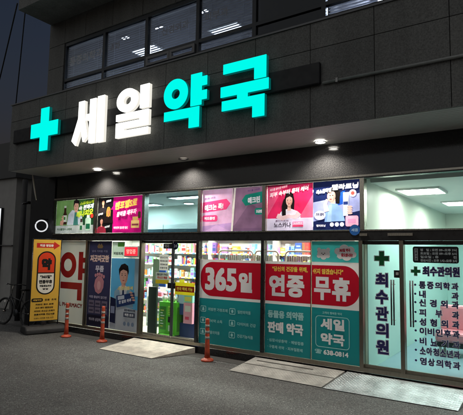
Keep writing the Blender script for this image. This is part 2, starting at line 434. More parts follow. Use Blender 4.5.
# upper windows: each bay a frame with its panes
UM = [-8.66, -7.40, -6.21, -4.98, -3.82, -2.63, -1.44, -0.25, 0.94, 2.13, 3.32, 4.51]
TZ = 5.56
for i, (a, b) in enumerate(zip(UM, UM[1:])):
    f = MB(); t = 0.035
    f.box(a, a + t, UY + 0.02, UY + 0.10, WZ0, WZ1, METAL_DARK); f.box(b - t, b, UY + 0.02, UY + 0.10, WZ0, WZ1, METAL_DARK)
    for z in (WZ0 + 0.0, TZ - 0.03, WZ1 - 0.07):
        f.box(a + t, b - t, UY + 0.022, UY + 0.10, z, z + (0.07 if z > 6 else 0.06 if z > WZ0 else 0.03), METAL_DARK)
    w = f.build('window', B)
    p = MB(); p.box(a + t, b - t, UY + 0.055, UY + 0.061, WZ0 + 0.03, TZ - 0.03, GLASS_DARK); p.box(a + t, b - t, UY + 0.055, UY + 0.061, TZ + 0.03, WZ1 - 0.07, GLASS_DARK)
    p.build('pane', w)
    if i == 2:   # two small awning sashes in the lower row
        for x0, x1 in ((a + t, (a + b) / 2 - 0.005), ((a + b) / 2 + 0.005, b - t)):
            q = MB()
            SA = pbr('sash_paint', (0.16, 0.165, 0.17), 0.45, noise=0.1, scale=10)
            q.box(x0, x1, UY - 0.012, UY + 0.045, WZ0 + 0.02, WZ0 + 0.06, SA); q.box(x0, x1, UY - 0.012, UY + 0.045, TZ - 0.075, TZ - 0.032, SA)
            q.box(x0, x0 + 0.05, UY - 0.012, UY + 0.045, WZ0 + 0.06, TZ - 0.075, SA); q.box(x1 - 0.05, x1, UY - 0.012, UY + 0.045, WZ0 + 0.06, TZ - 0.075, SA)
            q.build('sash', w)
# upper room
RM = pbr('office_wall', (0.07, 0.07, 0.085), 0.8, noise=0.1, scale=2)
g = MB(); g.box(-9.15, XR, UY + 0.16, 3.88, 5.26, 5.29, SHOPWALL); struct(g, 'upper_floor')
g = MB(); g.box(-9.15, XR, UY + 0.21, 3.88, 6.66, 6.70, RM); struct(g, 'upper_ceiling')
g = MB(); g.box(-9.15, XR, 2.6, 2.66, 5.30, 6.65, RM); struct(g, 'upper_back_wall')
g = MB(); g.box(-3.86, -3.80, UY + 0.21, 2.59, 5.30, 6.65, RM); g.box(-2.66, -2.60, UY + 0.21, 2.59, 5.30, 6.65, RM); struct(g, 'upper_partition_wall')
OFFLAMP = emit('office_lamp', (0.84, 0.9, 1.0), 9)
OFFLAMP2 = emit('added_lamp_deep', (0.84, 0.9, 1.0), 20)  # for lamps added out of view to brighten the blind slats
def ceil_panel(name, x, y, z, w, d, mat, label, group):
    t = thing(name, label, 'ceiling light', (x, y, z), 0, group)
    m = MB(); fr = pbr('light_frame', (0.7, 0.7, 0.7), 0.5)
    for a in ((-w / 2 - .03, w / 2 + .03, -d / 2 - .03, -d / 2), (-w / 2 - .03, w / 2 + .03, d / 2, d / 2 + .03), (-w / 2 - .03, -w / 2, -d / 2, d / 2), (w / 2, w / 2 + .03, -d / 2, d / 2)):
        m.box(a[0], a[1], a[2], a[3], -0.035, -0.001, fr)
    m.build('frame', t)
    m = MB(); m.box(-w / 2, w / 2, -d / 2, d / 2, -0.022, -0.004, mat); m.build('diffuser', t)
    return t
for k, (x, y) in enumerate(((-7.75, 0.55), (-5.55, 0.7), (-1.6, 0.2), (-8.2, 1.9), (-6.4, 1.9), (-4.8, 1.9), (-1.9, 1.2))):  # the last four are added deep in the rooms to light the blinds
    ceil_panel('ceiling_panel_light', x, y, 6.66, 0.7 if k < 3 else 1.2, 0.35 if k < 3 else 0.8, OFFLAMP if k < 3 else OFFLAMP2 if k < 6 else emit('added_lamp_bright', (0.86, 0.9, 1.0), 60), ('cool ceiling panel light behind the second upstairs blind', 'cool ceiling panel light behind the upstairs blinds above the third sign letter', 'cool ceiling panel light behind the blinds right of the dark upstairs window', 'added unseen ceiling light deep in the room behind the leftmost upstairs window', 'added unseen ceiling light deep in the room behind the awning sashes', 'added unseen ceiling light deep in the room beside the dark upstairs window', 'added ceiling light deep in the bright room right of the dark upstairs window')[k], 'upstairs office lights')
for k, (x, y) in enumerate(((-7.69, -0.2), (-6.72, -0.15), (-5.5, -0.2))):
    t = thing('office_downlight', ('small twin downlight glinting through the second upstairs blind', 'small twin downlight glinting through the third upstairs blind', 'small twin downlight glinting at the top of the fourth upstairs blind')[k], 'downlight', (x, y, 6.66), 0, 'upstairs downlights')
    m = MB(); m.lathe([(0.05, -0.03), (0.05, -0.001)], WHITE, (-0.06, 0, 0), 14); m.lathe([(0.05, -0.03), (0.05, -0.001)], WHITE, (0.06, 0, 0), 14); m.build('trim', t)
    m = MB(); m.lathe([(0.04, -0.036), (0.04, -0.031)], emit('office_spot', (0.9, 0.93, 1), 26), (-0.06, 0, 0), 14); m.lathe([(0.04, -0.036), (0.04, -0.031)], emit('office_spot', (1, 1, 1), 26), (0.06, 0, 0), 14); m.build('lamp', t)
# blinds
SLAT = film('blind_slat', (0.78, 0.8, 0.86), 0.55)
BL = {0: 'venetian blind in the leftmost upstairs window behind the clinic lettering', 1: 'venetian blind in the second upstairs window with a bright panel light behind', 2: 'venetian blind in the upstairs window above the two small awning sashes',
      3: 'venetian blind in the upstairs window directly left of the dark window', 5: 'brightly lit venetian blind right of the dark upstairs window'}
for i, lb in BL.items():
    a, b = UM[i] + 0.05, UM[i + 1] - 0.05
    t = thing('window_blind', lb, 'blind', (0, 0, 0), 0, 'upstairs venetian blinds')
    m = MB(); z = WZ0 + 0.04
    while z < WZ1 - 0.1:
        j = rnd.uniform(-0.002, 0.002)
        m.add([(a, UY + 0.085, z + 0.007 + j), (b, UY + 0.085, z + 0.007 - j), (b, UY + 0.108, z - 0.003), (a, UY + 0.108, z - 0.003),
               (a, UY + 0.085, z + 0.009 + j), (b, UY + 0.085, z + 0.009 - j), (b, UY + 0.108, z - 0.001), (a, UY + 0.108, z - 0.001)],
              [(0, 3, 2, 1), (4, 5, 6, 7), (0, 1, 5, 4), (2, 3, 7, 6)], SLAT)
        z += 0.046
    m.build('slats', t)
    m = MB(); m.box(a, b, UY + 0.082, UY + 0.13, WZ1 - 0.10, WZ1 - 0.06, SLAT); m.build('head_rail', t)
    m = MB()
    for x in (a + 0.2, b - 0.2): m.tube([(x, UY + 0.083, WZ0 + 0.02), (x, UY + 0.083, WZ1 - 0.1)], 0.003, SLAT, 6)
    m.build('cord', t)
# lettering on the upper glass
def window_text(txt, x0, z0, x1, z1, label, col=(0.5, 0.52, 0.56)):
    A = Art('window_lettering', label, 'lettering', (0, UY + 0.052, 0), 0, 'lettering on the upstairs glass')
    A.text('lettering', txt, x0, z0, x1, z1, film('frosted_%d' % int(col[0] * 100), tuple(c * 1.25 for c in col), 0.2), bold=0.02); A.done()
window_text('통증의학과', -8.52, 5.86, -7.47, 6.06, 'pale Korean clinic lettering on the leftmost upstairs pane')
window_text('내과', -7.28, 5.90, -6.95, 6.06, 'two pale Korean letters on the second upstairs pane', (0.32, 0.33, 0.37))
window_text('신경외과', -5.85, 5.88, -5.2, 6.04, 'faint Korean lettering on the third upstairs pane', (0.32, 0.33, 0.37))
window_text('피부과', -4.85, 5.88, -4.35, 6.04, 'faint Korean lettering on the fourth upstairs pane', (0.32, 0.33, 0.37))

# storefront frames
FR = MB()
FR.box(-10.14, XR, -0.045, 0.06, SILL, SILL + 0.06, STEEL_BROWN)                 # sill rail
FR.build('sill_rail', B)
FR = MB(); FR.box(-10.14, XR, -0.05, 0.08, HEAD0, HEAD1, BLACK)
FR.box(-10.14, XR, -0.054, -0.0505, HEAD1 - 0.02, HEAD1 - 0.005, STEEL); FR.build('transom_bar', B)
FR = MB(); FR.box(-10.14, XR, -0.05, 0.08, TOP, TOP + 0.058, BLACK); FR.box(-10.14, XR, -0.056, -0.0505, TOP + 0.02, TOP + 0.05, STEEL); FR.build('head_rail', B)
for x in JAMB:
    m = MB(); m.box(x - 0.035, x + 0.035, -0.06, 0.07, HEAD1 + 0.001, TOP - 0.001, STEEL if x > -9 else BLACK); m.build('mullion', B)
for x, mt in ((-10.10, BLACK), (-8.85, STEEL_BROWN), (-7.14, STEEL_BROWN), (-5.63, BLACK), (-4.19, BLACK), (-2.44, STEEL_BROWN), (-1.83, STEEL_BROWN), (-0.95, STEEL_BROWN), (0.6, STEEL_BROWN), (2.2, STEEL_BROWN), (3.8, STEEL_BROWN)):
    m = MB(); m.box(x - 0.03, x + 0.03, -0.058, 0.06, SILL + 0.061, HEAD0 - 0.001, mt); m.build('mullion', B)
m = MB(); m.box(-3.297, -3.283, -0.012, 0.012, SILL + 0.061, HEAD0 - 0.001, STEEL_BROWN); m.build('glass_joint', B)
for a, b, mt in ((-10.14, -8.62, GLASS), (-8.62, -7.10, GLASS), (-7.10, -5.61, GLASS_AQUA), (-5.61, -4.17, GLASS), (-4.17, -2.41, GLASS), (-2.41, XR, GLASS_PALE)):
    m = MB(); m.box(a + 0.036, b - 0.036, 0.01, 0.018, HEAD1 + 0.002, TOP - 0.002, mt); m.build('transom_pane', B)
for a, b in ((-10.07, -8.88), (-8.82, -7.17), (-5.60, -4.22), (-4.16, -3.298), (-3.282, -2.47)):
    m = MB(); m.box(a, b, 0.01, 0.02, SILL + 0.062, HEAD0 - 0.002, GLASS); m.build('window_pane', B)
for a, b in ((-2.41, -1.86), (-1.80, -0.98), (-0.92, 0.57), (0.63, 2.17), (2.23, 3.77)):
    D = bpy.data.objects.new('door', None); COL.objects.link(D); D.parent = B
    d = MB(); d.box(a, b, -0.004, 0.03, SILL + 0.063, SILL + 0.11, STEEL_BROWN); d.build('rail', D)
    d = MB(); d.box(a, b, -0.004, 0.03, HEAD0 - 0.06, HEAD0 - 0.003, BLACK); d.build('rail', D)
    m = MB(); m.box(a, b, 0.01, 0.02, SILL + 0.111, HEAD0 - 0.061, GLASS_CLINIC); m.build('pane', D)
for xc in (-1.96, -1.69):
    m = MB()
    for dx in (-0.018, 0.018):
        m.tube([(xc + dx, -0.075, 0.88), (xc + dx, -0.075, 1.54)], 0.011, METAL_DARK, 10)
        for z in (0.95, 1.47): m.tube([(xc + dx, -0.075, z), (xc + dx, 0.0, z)], 0.008, STEEL, 8)
    m.build('door_handle', B)
m = MB(); m.box(-2.02, -1.66, -0.07, -0.051, HEAD1 - 0.10, HEAD1 - 0.06, STEEL); m.build('door_closer', B)
m = MB(); m.box(-2.45, -2.33, -0.07, -0.051, HEAD1 - 0.10, HEAD1 - 0.06, STEEL); m.build('door_closer', B)
# pharmacy glass doors
for a, b, h in ((-7.10, -6.31, -6.36), (-6.29, -5.67, -6.24)):
    D = bpy.data.objects.new('door', None); COL.objects.link(D); D.parent = B
    d = MB(); d.box(a, b, 0.005, 0.035, SILL + 0.062, SILL + 0.10, STEEL); d.build('rail', D)
    d = MB(); d.box(a, b, 0.005, 0.035, HEAD0 - 0.05, HEAD0 - 0.003, BLACK); d.build('rail', D)
    d = MB(); d.box(b - 0.02 if a < -7 else a, b if a < -7 else a + 0.02, 0.006, 0.034, SILL + 0.10, HEAD0 - 0.05, METAL_DARK); d.build('stile', D)
    m = MB(); m.box(a + (0 if a < -7 else 0.021), b - (0.021 if a < -7 else 0), 0.014, 0.024, SILL + 0.101, HEAD0 - 0.051, GLASS); m.build('pane', D)
    m = MB(); m.box(h - 0.035, h + 0.035, -0.02, 0.0135, 1.17, 1.28, BLACK); m.build('handle', D)

# ------------------------------------------------------------------ interior of the pharmacy and the clinic
g = MB(); g.box(-10.14, -2.45, 0.085, 2.65, 0.02, SILL, FLOORTILE); struct(g, 'shop_floor')
g = MB(); g.box(-10.14, -2.45, 0.31, 2.65, 3.15, 3.2, CEIL); struct(g, 'shop_ceiling')
g = MB(); g.box(-10.14, -2.45, 2.56, 2.65, SILL + .001, 3.149, SHOPWALL); g.box(-10.14, -10.08, 0.12, 2.55, SILL + .001, 3.149, SHOPWALL); struct(g, 'shop_wall')
AQUA = pbr('aqua_wall_paint', (0.38, 0.58, 0.53), 0.55, noise=0.04, scale=1.5)
g = MB(); g.box(-2.448, -2.386, 0.09, 7.0, SILL + .001, 3.3, CLINICWALL); g.box(-2.385, -2.375, 0.09, 6.88, SILL + .001, 2.28, AQUA); struct(g, 'partition_wall')
g = MB(); g.box(-2.384, XR, 0.085, 7.0, 0.02, SILL, BLUEFLOOR); struct(g, 'clinic_floor')
g = MB(); g.box(-2.384, XR, 0.31, 7.0, 3.07, 3.2, CEIL); struct(g, 'clinic_ceiling')
g = MB(); g.box(-2.384, XR, 6.9, 7.0, SILL + .001, 3.149, CLINICWALL); g.box(XR - 0.1, XR, 0.1, 6.89, SILL + .001, 3.149, CLINICWALL); g.box(-2.374, XR - 0.11, 6.88, 6.899, SILL + .001, 2.28, AQUA); struct(g, 'clinic_wall')
LAMP = emit('shop_lamp', (1.0, 0.99, 0.92), 70)
LAMPC = emit('clinic_lamp', (1.0, 1.0, 0.96), 27)
for k, (x, y, lb) in enumerate(((-9.1, 1.9, 'white ceiling panel light at the far left end of the pharmacy'), (-8.7, 0.85, 'white ceiling panel light above the posters near the entrance'), (-6.6, 1.0, 'white ceiling panel light directly behind the pharmacy entrance'), (-4.9, 1.2, 'white ceiling panel light behind the red banner'), (-3.3, 1.2, 'white ceiling panel light at the clinic end of the pharmacy'))):
    ceil_panel('ceiling_panel_light', x, y, 3.149, 1.2, 0.32, LAMP, lb, 'pharmacy ceiling lights')
for k, (x, y, lb) in enumerate(((-1.87, 1.6, 'clinic ceiling panel light nearest the street'), (-1.55, 3.95, 'second clinic ceiling panel light further inside'), (1.2, 2.1, 'clinic ceiling panel light over the right end of the waiting room'), (1.2, 4.7, 'far clinic ceiling panel light at the rear right'), (-0.2, 1.6, 'added clinic ceiling panel light over the doors'), (-0.1, 5.6, 'added clinic ceiling panel light near the back wall'))):  # the last two, out of view, are added to brighten the clinic
    ceil_panel('ceiling_panel_light', x, y, 3.069, 0.66, 0.75, LAMPC, lb, 'clinic ceiling lights')
t = thing('ceiling_downlight', 'round white downlight in the pharmacy ceiling behind the clear transom pane', 'downlight', (-7.62, 2.1, 3.149))
m = MB(); m.lathe([(0.15, -0.02), (0.15, -0.001)], WHITE); m.build('trim', t); m = MB(); m.lathe([(0.12, -0.027), (0.12, -0.021)], LAMP); m.build('lamp', t)

# wall shelving with products
TAGS = [pbr('tag_' + n_, c_, .5) for n_, c_ in (('white', (.8, .8, .78)), ('yellow', (.75, .6, .08)), ('red', (.6, .06, .06)), ('blue', (.1, .25, .55)))]
def tags(m, w, z):
    x = .05
    while x < w - .1:
        q = rnd.uniform(.04, .08); m.box(x, x + q, .016, .0195, z - .012, z + .02, rnd.choice(TAGS)); x += q + rnd.uniform(.03, .12)
NAVYV = pbr('valance_navy', (.02, .05, .07), .5, noise=.1, scale=5)
def shelf_unit(x0, x1, levels, label):
    t = thing('wall_shelf', label, 'shelf', (x0, 2.2, SILL), 0, 'white wall shelves in the pharmacy'); w = x1 - x0
    for xx in (0, w - 0.02): m = MB(); m.box(xx, xx + 0.02, 0, 0.34, 0, 2.42, WHITE); m.build('side_panel', t)
    m = MB(); m.box(0.021, w - 0.021, 0.325, 0.34, 0, 2.42, WHITE); m.build('back_panel', t)
    for z in levels: m = MB(); m.box(0.021, w - 0.021, 0.02, 0.324, z - SILL - 0.025, z - SILL, WHITE); tags(m, w, z - SILL - 0.0225); m.build('shelf', t)
    m = MB(); m.box(0, w, -0.02, 0.34, 2.422, 2.48, WHITE); m.build('header', t); m = MB(); m.box(0, w, -0.024, -0.001, 2.21, 2.35, NAVYV); m.build('valance', t); m = MB(); m.box(0, w, -0.024, -0.0205, 2.355, 2.475, WHITE); m.build('header_face', t)
LEV = [0.30, 0.62, 0.94, 1.26, 1.58, 1.88]
shelf_unit(-10.05, -8.55, LEV, 'white wall shelf of medicine boxes at the left end of the pharmacy')
shelf_unit(-8.53, -7.03, LEV, 'white wall shelf of medicine boxes facing the pharmacy doors')
shelf_unit(-7.01, -5.21, LEV, 'white wall shelf behind the 365 banner')
shelf_unit(-5.19, -3.3, LEV, 'white wall shelf behind the right half of the red banner')
PAL = [('white', (0.75, 0.75, 0.72)), ('red', (0.6, 0.05, 0.05)), ('sky blue', (0.2, 0.45, 0.7)), ('navy', (0.04, 0.08, 0.3)), ('green', (0.12, 0.42, 0.12)),
       ('yellow', (0.75, 0.58, 0.08)), ('pink', (0.75, 0.3, 0.42)), ('purple', (0.3, 0.15, 0.5)), ('orange', (0.75, 0.27, 0.05)), ('mint', (0.3, 0.65, 0.55)), ('brown', (0.22, 0.1, 0.05))]
BOXES = {}
def product_mesh(ci, cj, style):
    k = (ci, cj, style)
    if k not in BOXES:
        m = MB(); a = pbr('carton_' + PAL[ci][0].replace(' ', '_'), PAL[ci][1], 0.4, noise=0.05, scale=9); b = pbr('carton_' + PAL[cj][0].replace(' ', '_'), PAL[cj][1], 0.4, noise=0.05, scale=9)
        if style == 0:
            m.box(-.5, .5, -.5, .5, 0, 1, a); m.box(-.47, .47, -.508, -.5, .2, .5, b); m.box(-.3, .3, -.508, -.5, .66, .78, b)
        elif style == 1:
            m.box(-.5, .5, -.5, .5, 0, 1, a); m.box(-.5, -.1, -.507, -.5, 0.04, .96, b); m.box(.05, .4, -.508, -.5, .55, .68, b); m.box(.05, .3, -.508, -.5, .4, .47, b)
        else:
            m.lathe([(.34, 0), (.36, .02), (.36, .68), (.2, .8), (.2, .83)], a, n=14); m.lathe([(.365, .15), (.365, .55)], b, n=14); m.lathe([(.23, .83), (.23, 1)], b, n=14)
        o = m.build('medicine_bottle' if style == 2 else 'medicine_box'); BOXES[k] = o.data; bpy.data.objects.remove(o)
    return BOXES[k]
ORD = ['first', 'second', 'third', 'fourth', 'fifth', 'sixth', 'seventh', 'eighth', 'ninth', 'tenth', 'eleventh', 'twelfth', 'thirteenth', 'fourteenth', 'fifteenth', 'sixteenth', 'seventeenth', 'eighteenth', 'nineteenth', 'twentieth', 'twenty-first', 'twenty-second', 'twenty-third', 'twenty-fourth', 'twenty-fifth', 'twenty-sixth', 'twenty-seventh', 'twenty-eighth', 'twenty-ninth', 'thirtieth'] + ['thirty-' + q for q in ('first', 'second', 'third', 'fourth', 'fifth', 'sixth', 'seventh', 'eighth', 'ninth')]
LVN = ['lowest', 'second lowest', 'third lowest', 'third highest', 'second highest', 'topmost']
def fill(x0, x1, li, y, hmax, where, group):
    x = x0; n = 0
    while x < x1 - 0.06:
        w = rnd.choice((0.05, 0.06, 0.07, 0.08, 0.10, 0.13)) * (1.25 if li > 3 and x0 > -7 else 1); h = rnd.uniform(0.4, 0.95) * hmax; d = rnd.uniform(0.08, 0.14)
        if x + w > x1: break
        ci = rnd.choice((0, 0, 0, 0, 0, 0, 0, 2, 4, 5, 6, 8, 9, 9, 1, 3, 7)); cj = rnd.choice([q for q in range(len(PAL)) if q != ci]); st = rnd.choice((0, 0, 1, 1, 2))
        o = bpy.data.objects.new('medicine_bottle' if st == 2 else 'medicine_box', product_mesh(ci, cj, st)); COL.objects.link(o)
        o.location = (x + w / 2, y + rnd.uniform(0, 0.05), LEV[li] + 0.001); o.scale = (w, d, h); o.rotation_euler = (0, 0, rnd.uniform(-0.12, 0.12))
        kind = 'bottle' if st == 2 else 'box'
        tag(o, f'{PAL[ci][0]} and {PAL[cj][0]} {kind}, {ORD[n]} from left on {LVN[li]} shelf {where}', kind, group)
        n += 1; x += w + rnd.choice((0.006, 0.008, 0.012, 0.02))
for li in range(6):
    fill(-8.50, -7.07, li, 2.32, 0.26, 'facing the doors', 'medicine on the shelf facing the doors')
for li in range(6):
    fill(-9.45, -8.59, li, 2.32, 0.26, 'left of the doorway', 'medicine on the shelf left of the doorway')
fill(-6.98, -5.24, 5, 2.32, 0.28, 'behind the 365 banner', 'medicine above the 365 banner'); fill(-5.16, -3.33, 5, 2.32, 0.28, 'behind the slogan banner', 'medicine above the slogan banner')
fill(-6.98, -5.24, 4, 2.32, 0.25, 'behind the 365 banner', 'medicine above the 365 banner'); fill(-5.16, -3.33, 4, 2.32, 0.25, 'behind the slogan banner', 'medicine above the slogan banner')
# low gondola just inside the entrance
t = thing('gondola_shelf', 'low white gondola shelf on the floor inside the pharmacy entrance', 'shelf', (-8.05, 1.15, SILL)); gw = 1.75
m = MB(); m.box(0, gw, 0.30, 0.33, 0, 0.98, WHITE); m.build('back_panel', t)
for z in (0.10, 0.40, 0.70): m = MB(); m.box(0, gw, 0, 0.299, z - 0.025, z, WHITE); m.build('shelf', t)
for xx in (-0.02, gw + 0.001): m = MB(); m.box(xx, xx + 0.019, 0, 0.33, 0, 0.98, WHITE); m.build('side_panel', t)
LEVS, LEV = LEV, [SILL + 0.10, SILL + 0.40, SILL + 0.70]
LVN0, LVN = LVN, ['lowest', 'middle', 'top']
for li in range(3): fill(-8.03, -6.32, li, 1.25, 0.25, 'of the low gondola', 'medicine on the low gondola')
LEV, LVN = LEVS, LVN0
# white tubular display racks just inside the banner glass
for k, (x0, x1, lb) in enumerate(((-5.55, -4.75, 'white tubular display rack behind the 365 part of the red banner'), (-4.7, -4.2, 'narrow white tubular rack beside the banner joint'), (-4.05, -3.45, 'white tubular display rack behind the slogan banner'))):
    t = thing('display_rack', lb, 'rack', (x0, 0.55, SILL), 0, 'white display racks inside the window'); w = x1 - x0
    RK = pbr('rack_paint', (0.62, 0.66, 0.58), 0.4, noise=0.05, scale=6)
    m = MB(); r = 0.06; H = 1.80
    m.tube([(0, 0, 0), (0, 0, H - r), (r * .3, 0, H - r * .3), (r, 0, H), (w - r, 0, H), (w - r * .3, 0, H - r * .3), (w, 0, H - r), (w, 0, 0)], 0.018, RK, 10); m.build('frame', t)
    for z in (0.3, 0.9, 1.5): m = MB(); m.box(0.02, w - 0.02, -0.12, 0.12, z, z + 0.02, RK); m.build('shelf', t)
    m = MB()
    for q in range(int(w / 0.045)): m.tube([(0.03 + q * 0.045, 0, 1.53), (0.03 + q * 0.045, 0, H - 0.02)], 0.004, RK, 6)
    m.build('bars', t)

# displays seen in the doorway
GRN = pbr('lime_carton', srgb(90, 190, 40), 0.4, noise=0.06, scale=6); DKG = pbr('dark_green_board', (0.012, 0.03, 0.022), 0.4, noise=0.15, scale=5)
t = thing('display_stand', 'tall dark green display stand with a pale header beside the entrance', 'display stand', (-7.08, 0.16, SILL))
m = MB(); m.box(0, 0.23, 0, 0.05, 0, 1.02, DKG); m.build('body', t, bevel=0.006)
m = MB(); m.box(0.08, 0.24, 0.03, 0.06, 1.022, 1.60, pbr('sage_board', srgb(150, 172, 140), 0.5, noise=0.04, scale=4)); m.build('header', t, bevel=0.004)
m = MB(); m.prism([(0.245, 1.03), (0.42, 1.03), (0.42, 1.56), (0.245, 1.60)], 0.05, 0.075, pbr('blue_board', srgb(60, 110, 215), 0.45, noise=0.05, scale=5)); m.build('side_header', t)
t = thing('display_carton', 'lime green display carton standing on the floor inside the entrance', 'carton', (-7.0, 0.42, SILL))
m = MB(); m.box(0, 0.48, 0, 0.34, 0, 0.70, GRN); m.build('body', t, bevel=0.008)
m = MB(); m.box(0.03, 0.2, -0.004, -0.001, 0.12, 0.6, pbr('carton_dark', srgb(60, 130, 30), 0.5)); m.box(0.26, 0.36, -0.004, -0.001, 0.28, 0.4, BLACK); m.box(0.25, 0.4, -0.004, -0.001, 0.44, 0.62, pbr('carton_light', srgb(170, 225, 80), 0.5)); m.box(0.27, 0.40, -0.004, -0.001, 0.1, 0.22, WHITE)
for k in range(7): m.box(0.05, 0.05 + rnd.uniform(.05, .13), -0.007, -0.0045, 0.18 + k * .055, 0.2 + k * .055, TAGS[0] if k % 3 else TAGS[1])
for k in range(4): m.box(0.27, 0.27 + rnd.uniform(.04, .11), -0.007, -0.0045, 0.46 + k * .036, 0.475 + k * .036, pbr('carton_dark', srgb(60, 130, 30), 0.5))
m.box(.475, .483, .03, .31, .1, .6, pbr('carton_dark', srgb(60, 130, 30), 0.5)); m.build('printed_panel', t)
m = MB(); m.box(0, 0.5, -0.02, 0.35, -0.0, 0.03, BLACK); m.build('base', t)
for k in range(4):
    t = thing('plush_pouch', ('white pouch with a pink top on the left of the lime carton', 'cream pouch with a red top leaning on the lime carton', 'white pouch with a rosy top in the middle of the lime carton', 'grey pouch with a pink top on the right of the lime carton')[k], 'pouch', (-6.93 + k * 0.115, 0.52 + 0.05 * (k % 2), SILL + 0.701), rnd.uniform(-.4, .4), 'pouches on the lime carton')
    m = MB(); m.lathe([(0.045, 0), (0.06, 0.04), (0.055, 0.1), (0.03, 0.13)], pbr('pouch_%d' % (k % 2), ((0.75, 0.72, 0.65), (0.6, 0.56, 0.5))[k % 2], 0.5, noise=0.15, scale=20), n=14); m.build('body', t)
    m = MB(); m.lathe([(0.032, 0.131), (0.045, 0.16), (0.02, 0.185)], pbr('pouch_top_%d' % (k % 3), ((0.75, 0.35, 0.38), (0.6, 0.08, 0.08), (0.7, 0.25, 0.25))[k % 3], 0.5), n=14); m.build('top', t)
NAVY = pbr('navy_board', srgb(38, 60, 120), 0.4, noise=0.06, scale=5)
t = thing('display_stand', 'navy blue floor display stand inside the right half of the entrance', 'display stand', (-6.6, 0.5, SILL))
m = MB(); m.box(0, 0.48, 0.04, 0.30, 0, 0.28, NAVY); m.box(0, 0.03, 0.04, 0.30, 0.28, 0.9, NAVY); m.box(0.45, 0.48, 0.04, 0.30, 0.28, 0.9, NAVY); m.box(0.03, 0.45, 0.27, 0.30, 0.28, 0.9, NAVY); m.build('body', t)
m = MB(); m.box(0.03, 0.45, 0.05, 0.269, 0.55, 0.57, NAVY); m.build('shelf', t)
m = MB(); m.box(0.02, 0.30, 0.02, 0.035, 0.45, 0.98, pbr('navy_panel', srgb(50, 76, 140), 0.4)); m.box(0.05, 0.25, 0.012, 0.019, 0.68, 0.9, pbr('pale_print', srgb(180, 195, 220), 0.5)); m.build('front_panel', t)
for k, (x, z, w, h, c, lb) in enumerate(((-6.30, 0.64, 0.22, 0.36, 'pink', 'large pink carton standing on the navy display'), (-6.30, 1.005, 0.22, 0.2, 'mint', 'mint and lemon carton stacked on the large pink carton'), (-6.30, 1.21, 0.2, 0.1, 'sky blue', 'small sky blue carton topmost on the pink stack'))):
    pass
PK = pbr('carton_soft_pink', srgb(240, 170, 195), 0.45, noise=0.06, scale=8)
t = thing('stacked_carton', 'large pink carton on the navy display inside the doorway', 'carton', (-6.33, 0.42, SILL + 0.30))
m = MB(); m.box(0, 0.23, 0, 0.07, 0, 0.42, PK); m.build('body', t, bevel=0.004); m = MB(); m.box(0.04, 0.19, -0.004, -0.001, 0.24, 0.36, WHITE); m.box(0.05, 0.15, -0.004, -0.001, 0.08, 0.14, pbr('rose_print', srgb(215, 60, 100), 0.5)); m.build('printed_panel', t)
t = thing('stacked_carton', 'pale mint carton resting on the large pink carton', 'carton', (-6.33, 0.42, SILL + 0.723))
m = MB(); m.box(0, 0.23, 0, 0.07, 0, 0.30, pbr('carton_pale_mint', srgb(150, 220, 205), 0.45, noise=0.06, scale=8)); m.build('body', t, bevel=0.004); m = MB(); m.box(0.03, 0.2, -0.004, -0.001, 0.03, 0.12, pbr('lemon_print', srgb(235, 230, 120), 0.5)); m.build('printed_panel', t)
t = thing('floor_tray', 'flat lime green tray on the floor at the entrance', 'tray', (-6.85, 0.2, SILL))
m = MB(); m.box(0, 0.34, 0, 0.18, 0.001, 0.05, GRN); m.build('body', t, bevel=0.006)

# clinic sofa
t = thing('waiting_sofa', 'pink upholstered waiting sofa behind the clinic glass door', 'sofa', (-1.78, 1.9, SILL))
PINK = pbr('pink_leatherette', srgb(205, 128, 138), 0.45, noise=0.06, scale=6)
for k in range(3):
    x = k * 0.55
    m = MB(); m.box(x + 0.01, x + 0.54, 0.0, 0.55, 0.25, 0.42, PINK); m.build('seat', t, bevel=0.04)
    m = MB(); m.box(x + 0.01, x + 0.54, 0.5, 0.66, 0.38, 0.86, PINK); m.build('backrest', t, bevel=0.05)
m = MB(); m.box(0.0, 1.65, 0.05, 0.6, 0.16, 0.245, METAL_DARK); m.build('frame', t)
for x in (0.06, 1.55):
    for y in (0.08, 0.5): m = MB(); m.box(x, x + 0.04, y, y + 0.04, 0.001, 0.159, STEEL); m.build('leg', t)

# ------------------------------------------------------------------ canopy lamps
for k, (x, lb) in enumerate(((-8.33, 'lit round downlight in the canopy above the green and magenta posters'), (-5.85, 'lit recessed downlight in the canopy above the pharmacy entrance'), (-3.01, 'lit round downlight in the canopy above the pink and navy posters'), (0.2, 'lit round downlight in the canopy at the clinic end'))):
    t = thing('canopy_downlight', lb, 'downlight', (x, -0.28, SOF), 0, 'downlights under the canopy')
    m = MB(); m.ring(0, 0, 0.10, 0.10, 0.078, 0.078, -0.012, -0.001, WHITE if k != 1 else METAL_DARK, n=28); o = m.build('trim', t); o.rotation_euler = (PI / 2, 0, 0); o.location = (0, 0, -0.013)
    m = MB(); m.lathe([(0.076, -0.010 if k != 1 else -0.003), (0.076, -0.002)], emit('canopy_lamp', (1, 0.95, 0.86), 30) if k != 1 else emit('canopy_lamp_recessed', (1, 0.9, 0.75), 0.5), n=24); m.build('lamp', t)
    ld = bpy.data.lights.new('spot', 'SPOT'); ld.energy = 205; ld.spot_size = math.radians(135); ld.spot_blend = 0.7; ld.shadow_soft_size = 0.07; ld.color = (1, 0.93, 0.82)
    lo = bpy.data.objects.new('lamp_beam', ld); COL.objects.link(lo); lo.parent = t; lo.location = (0, 0, -0.03)

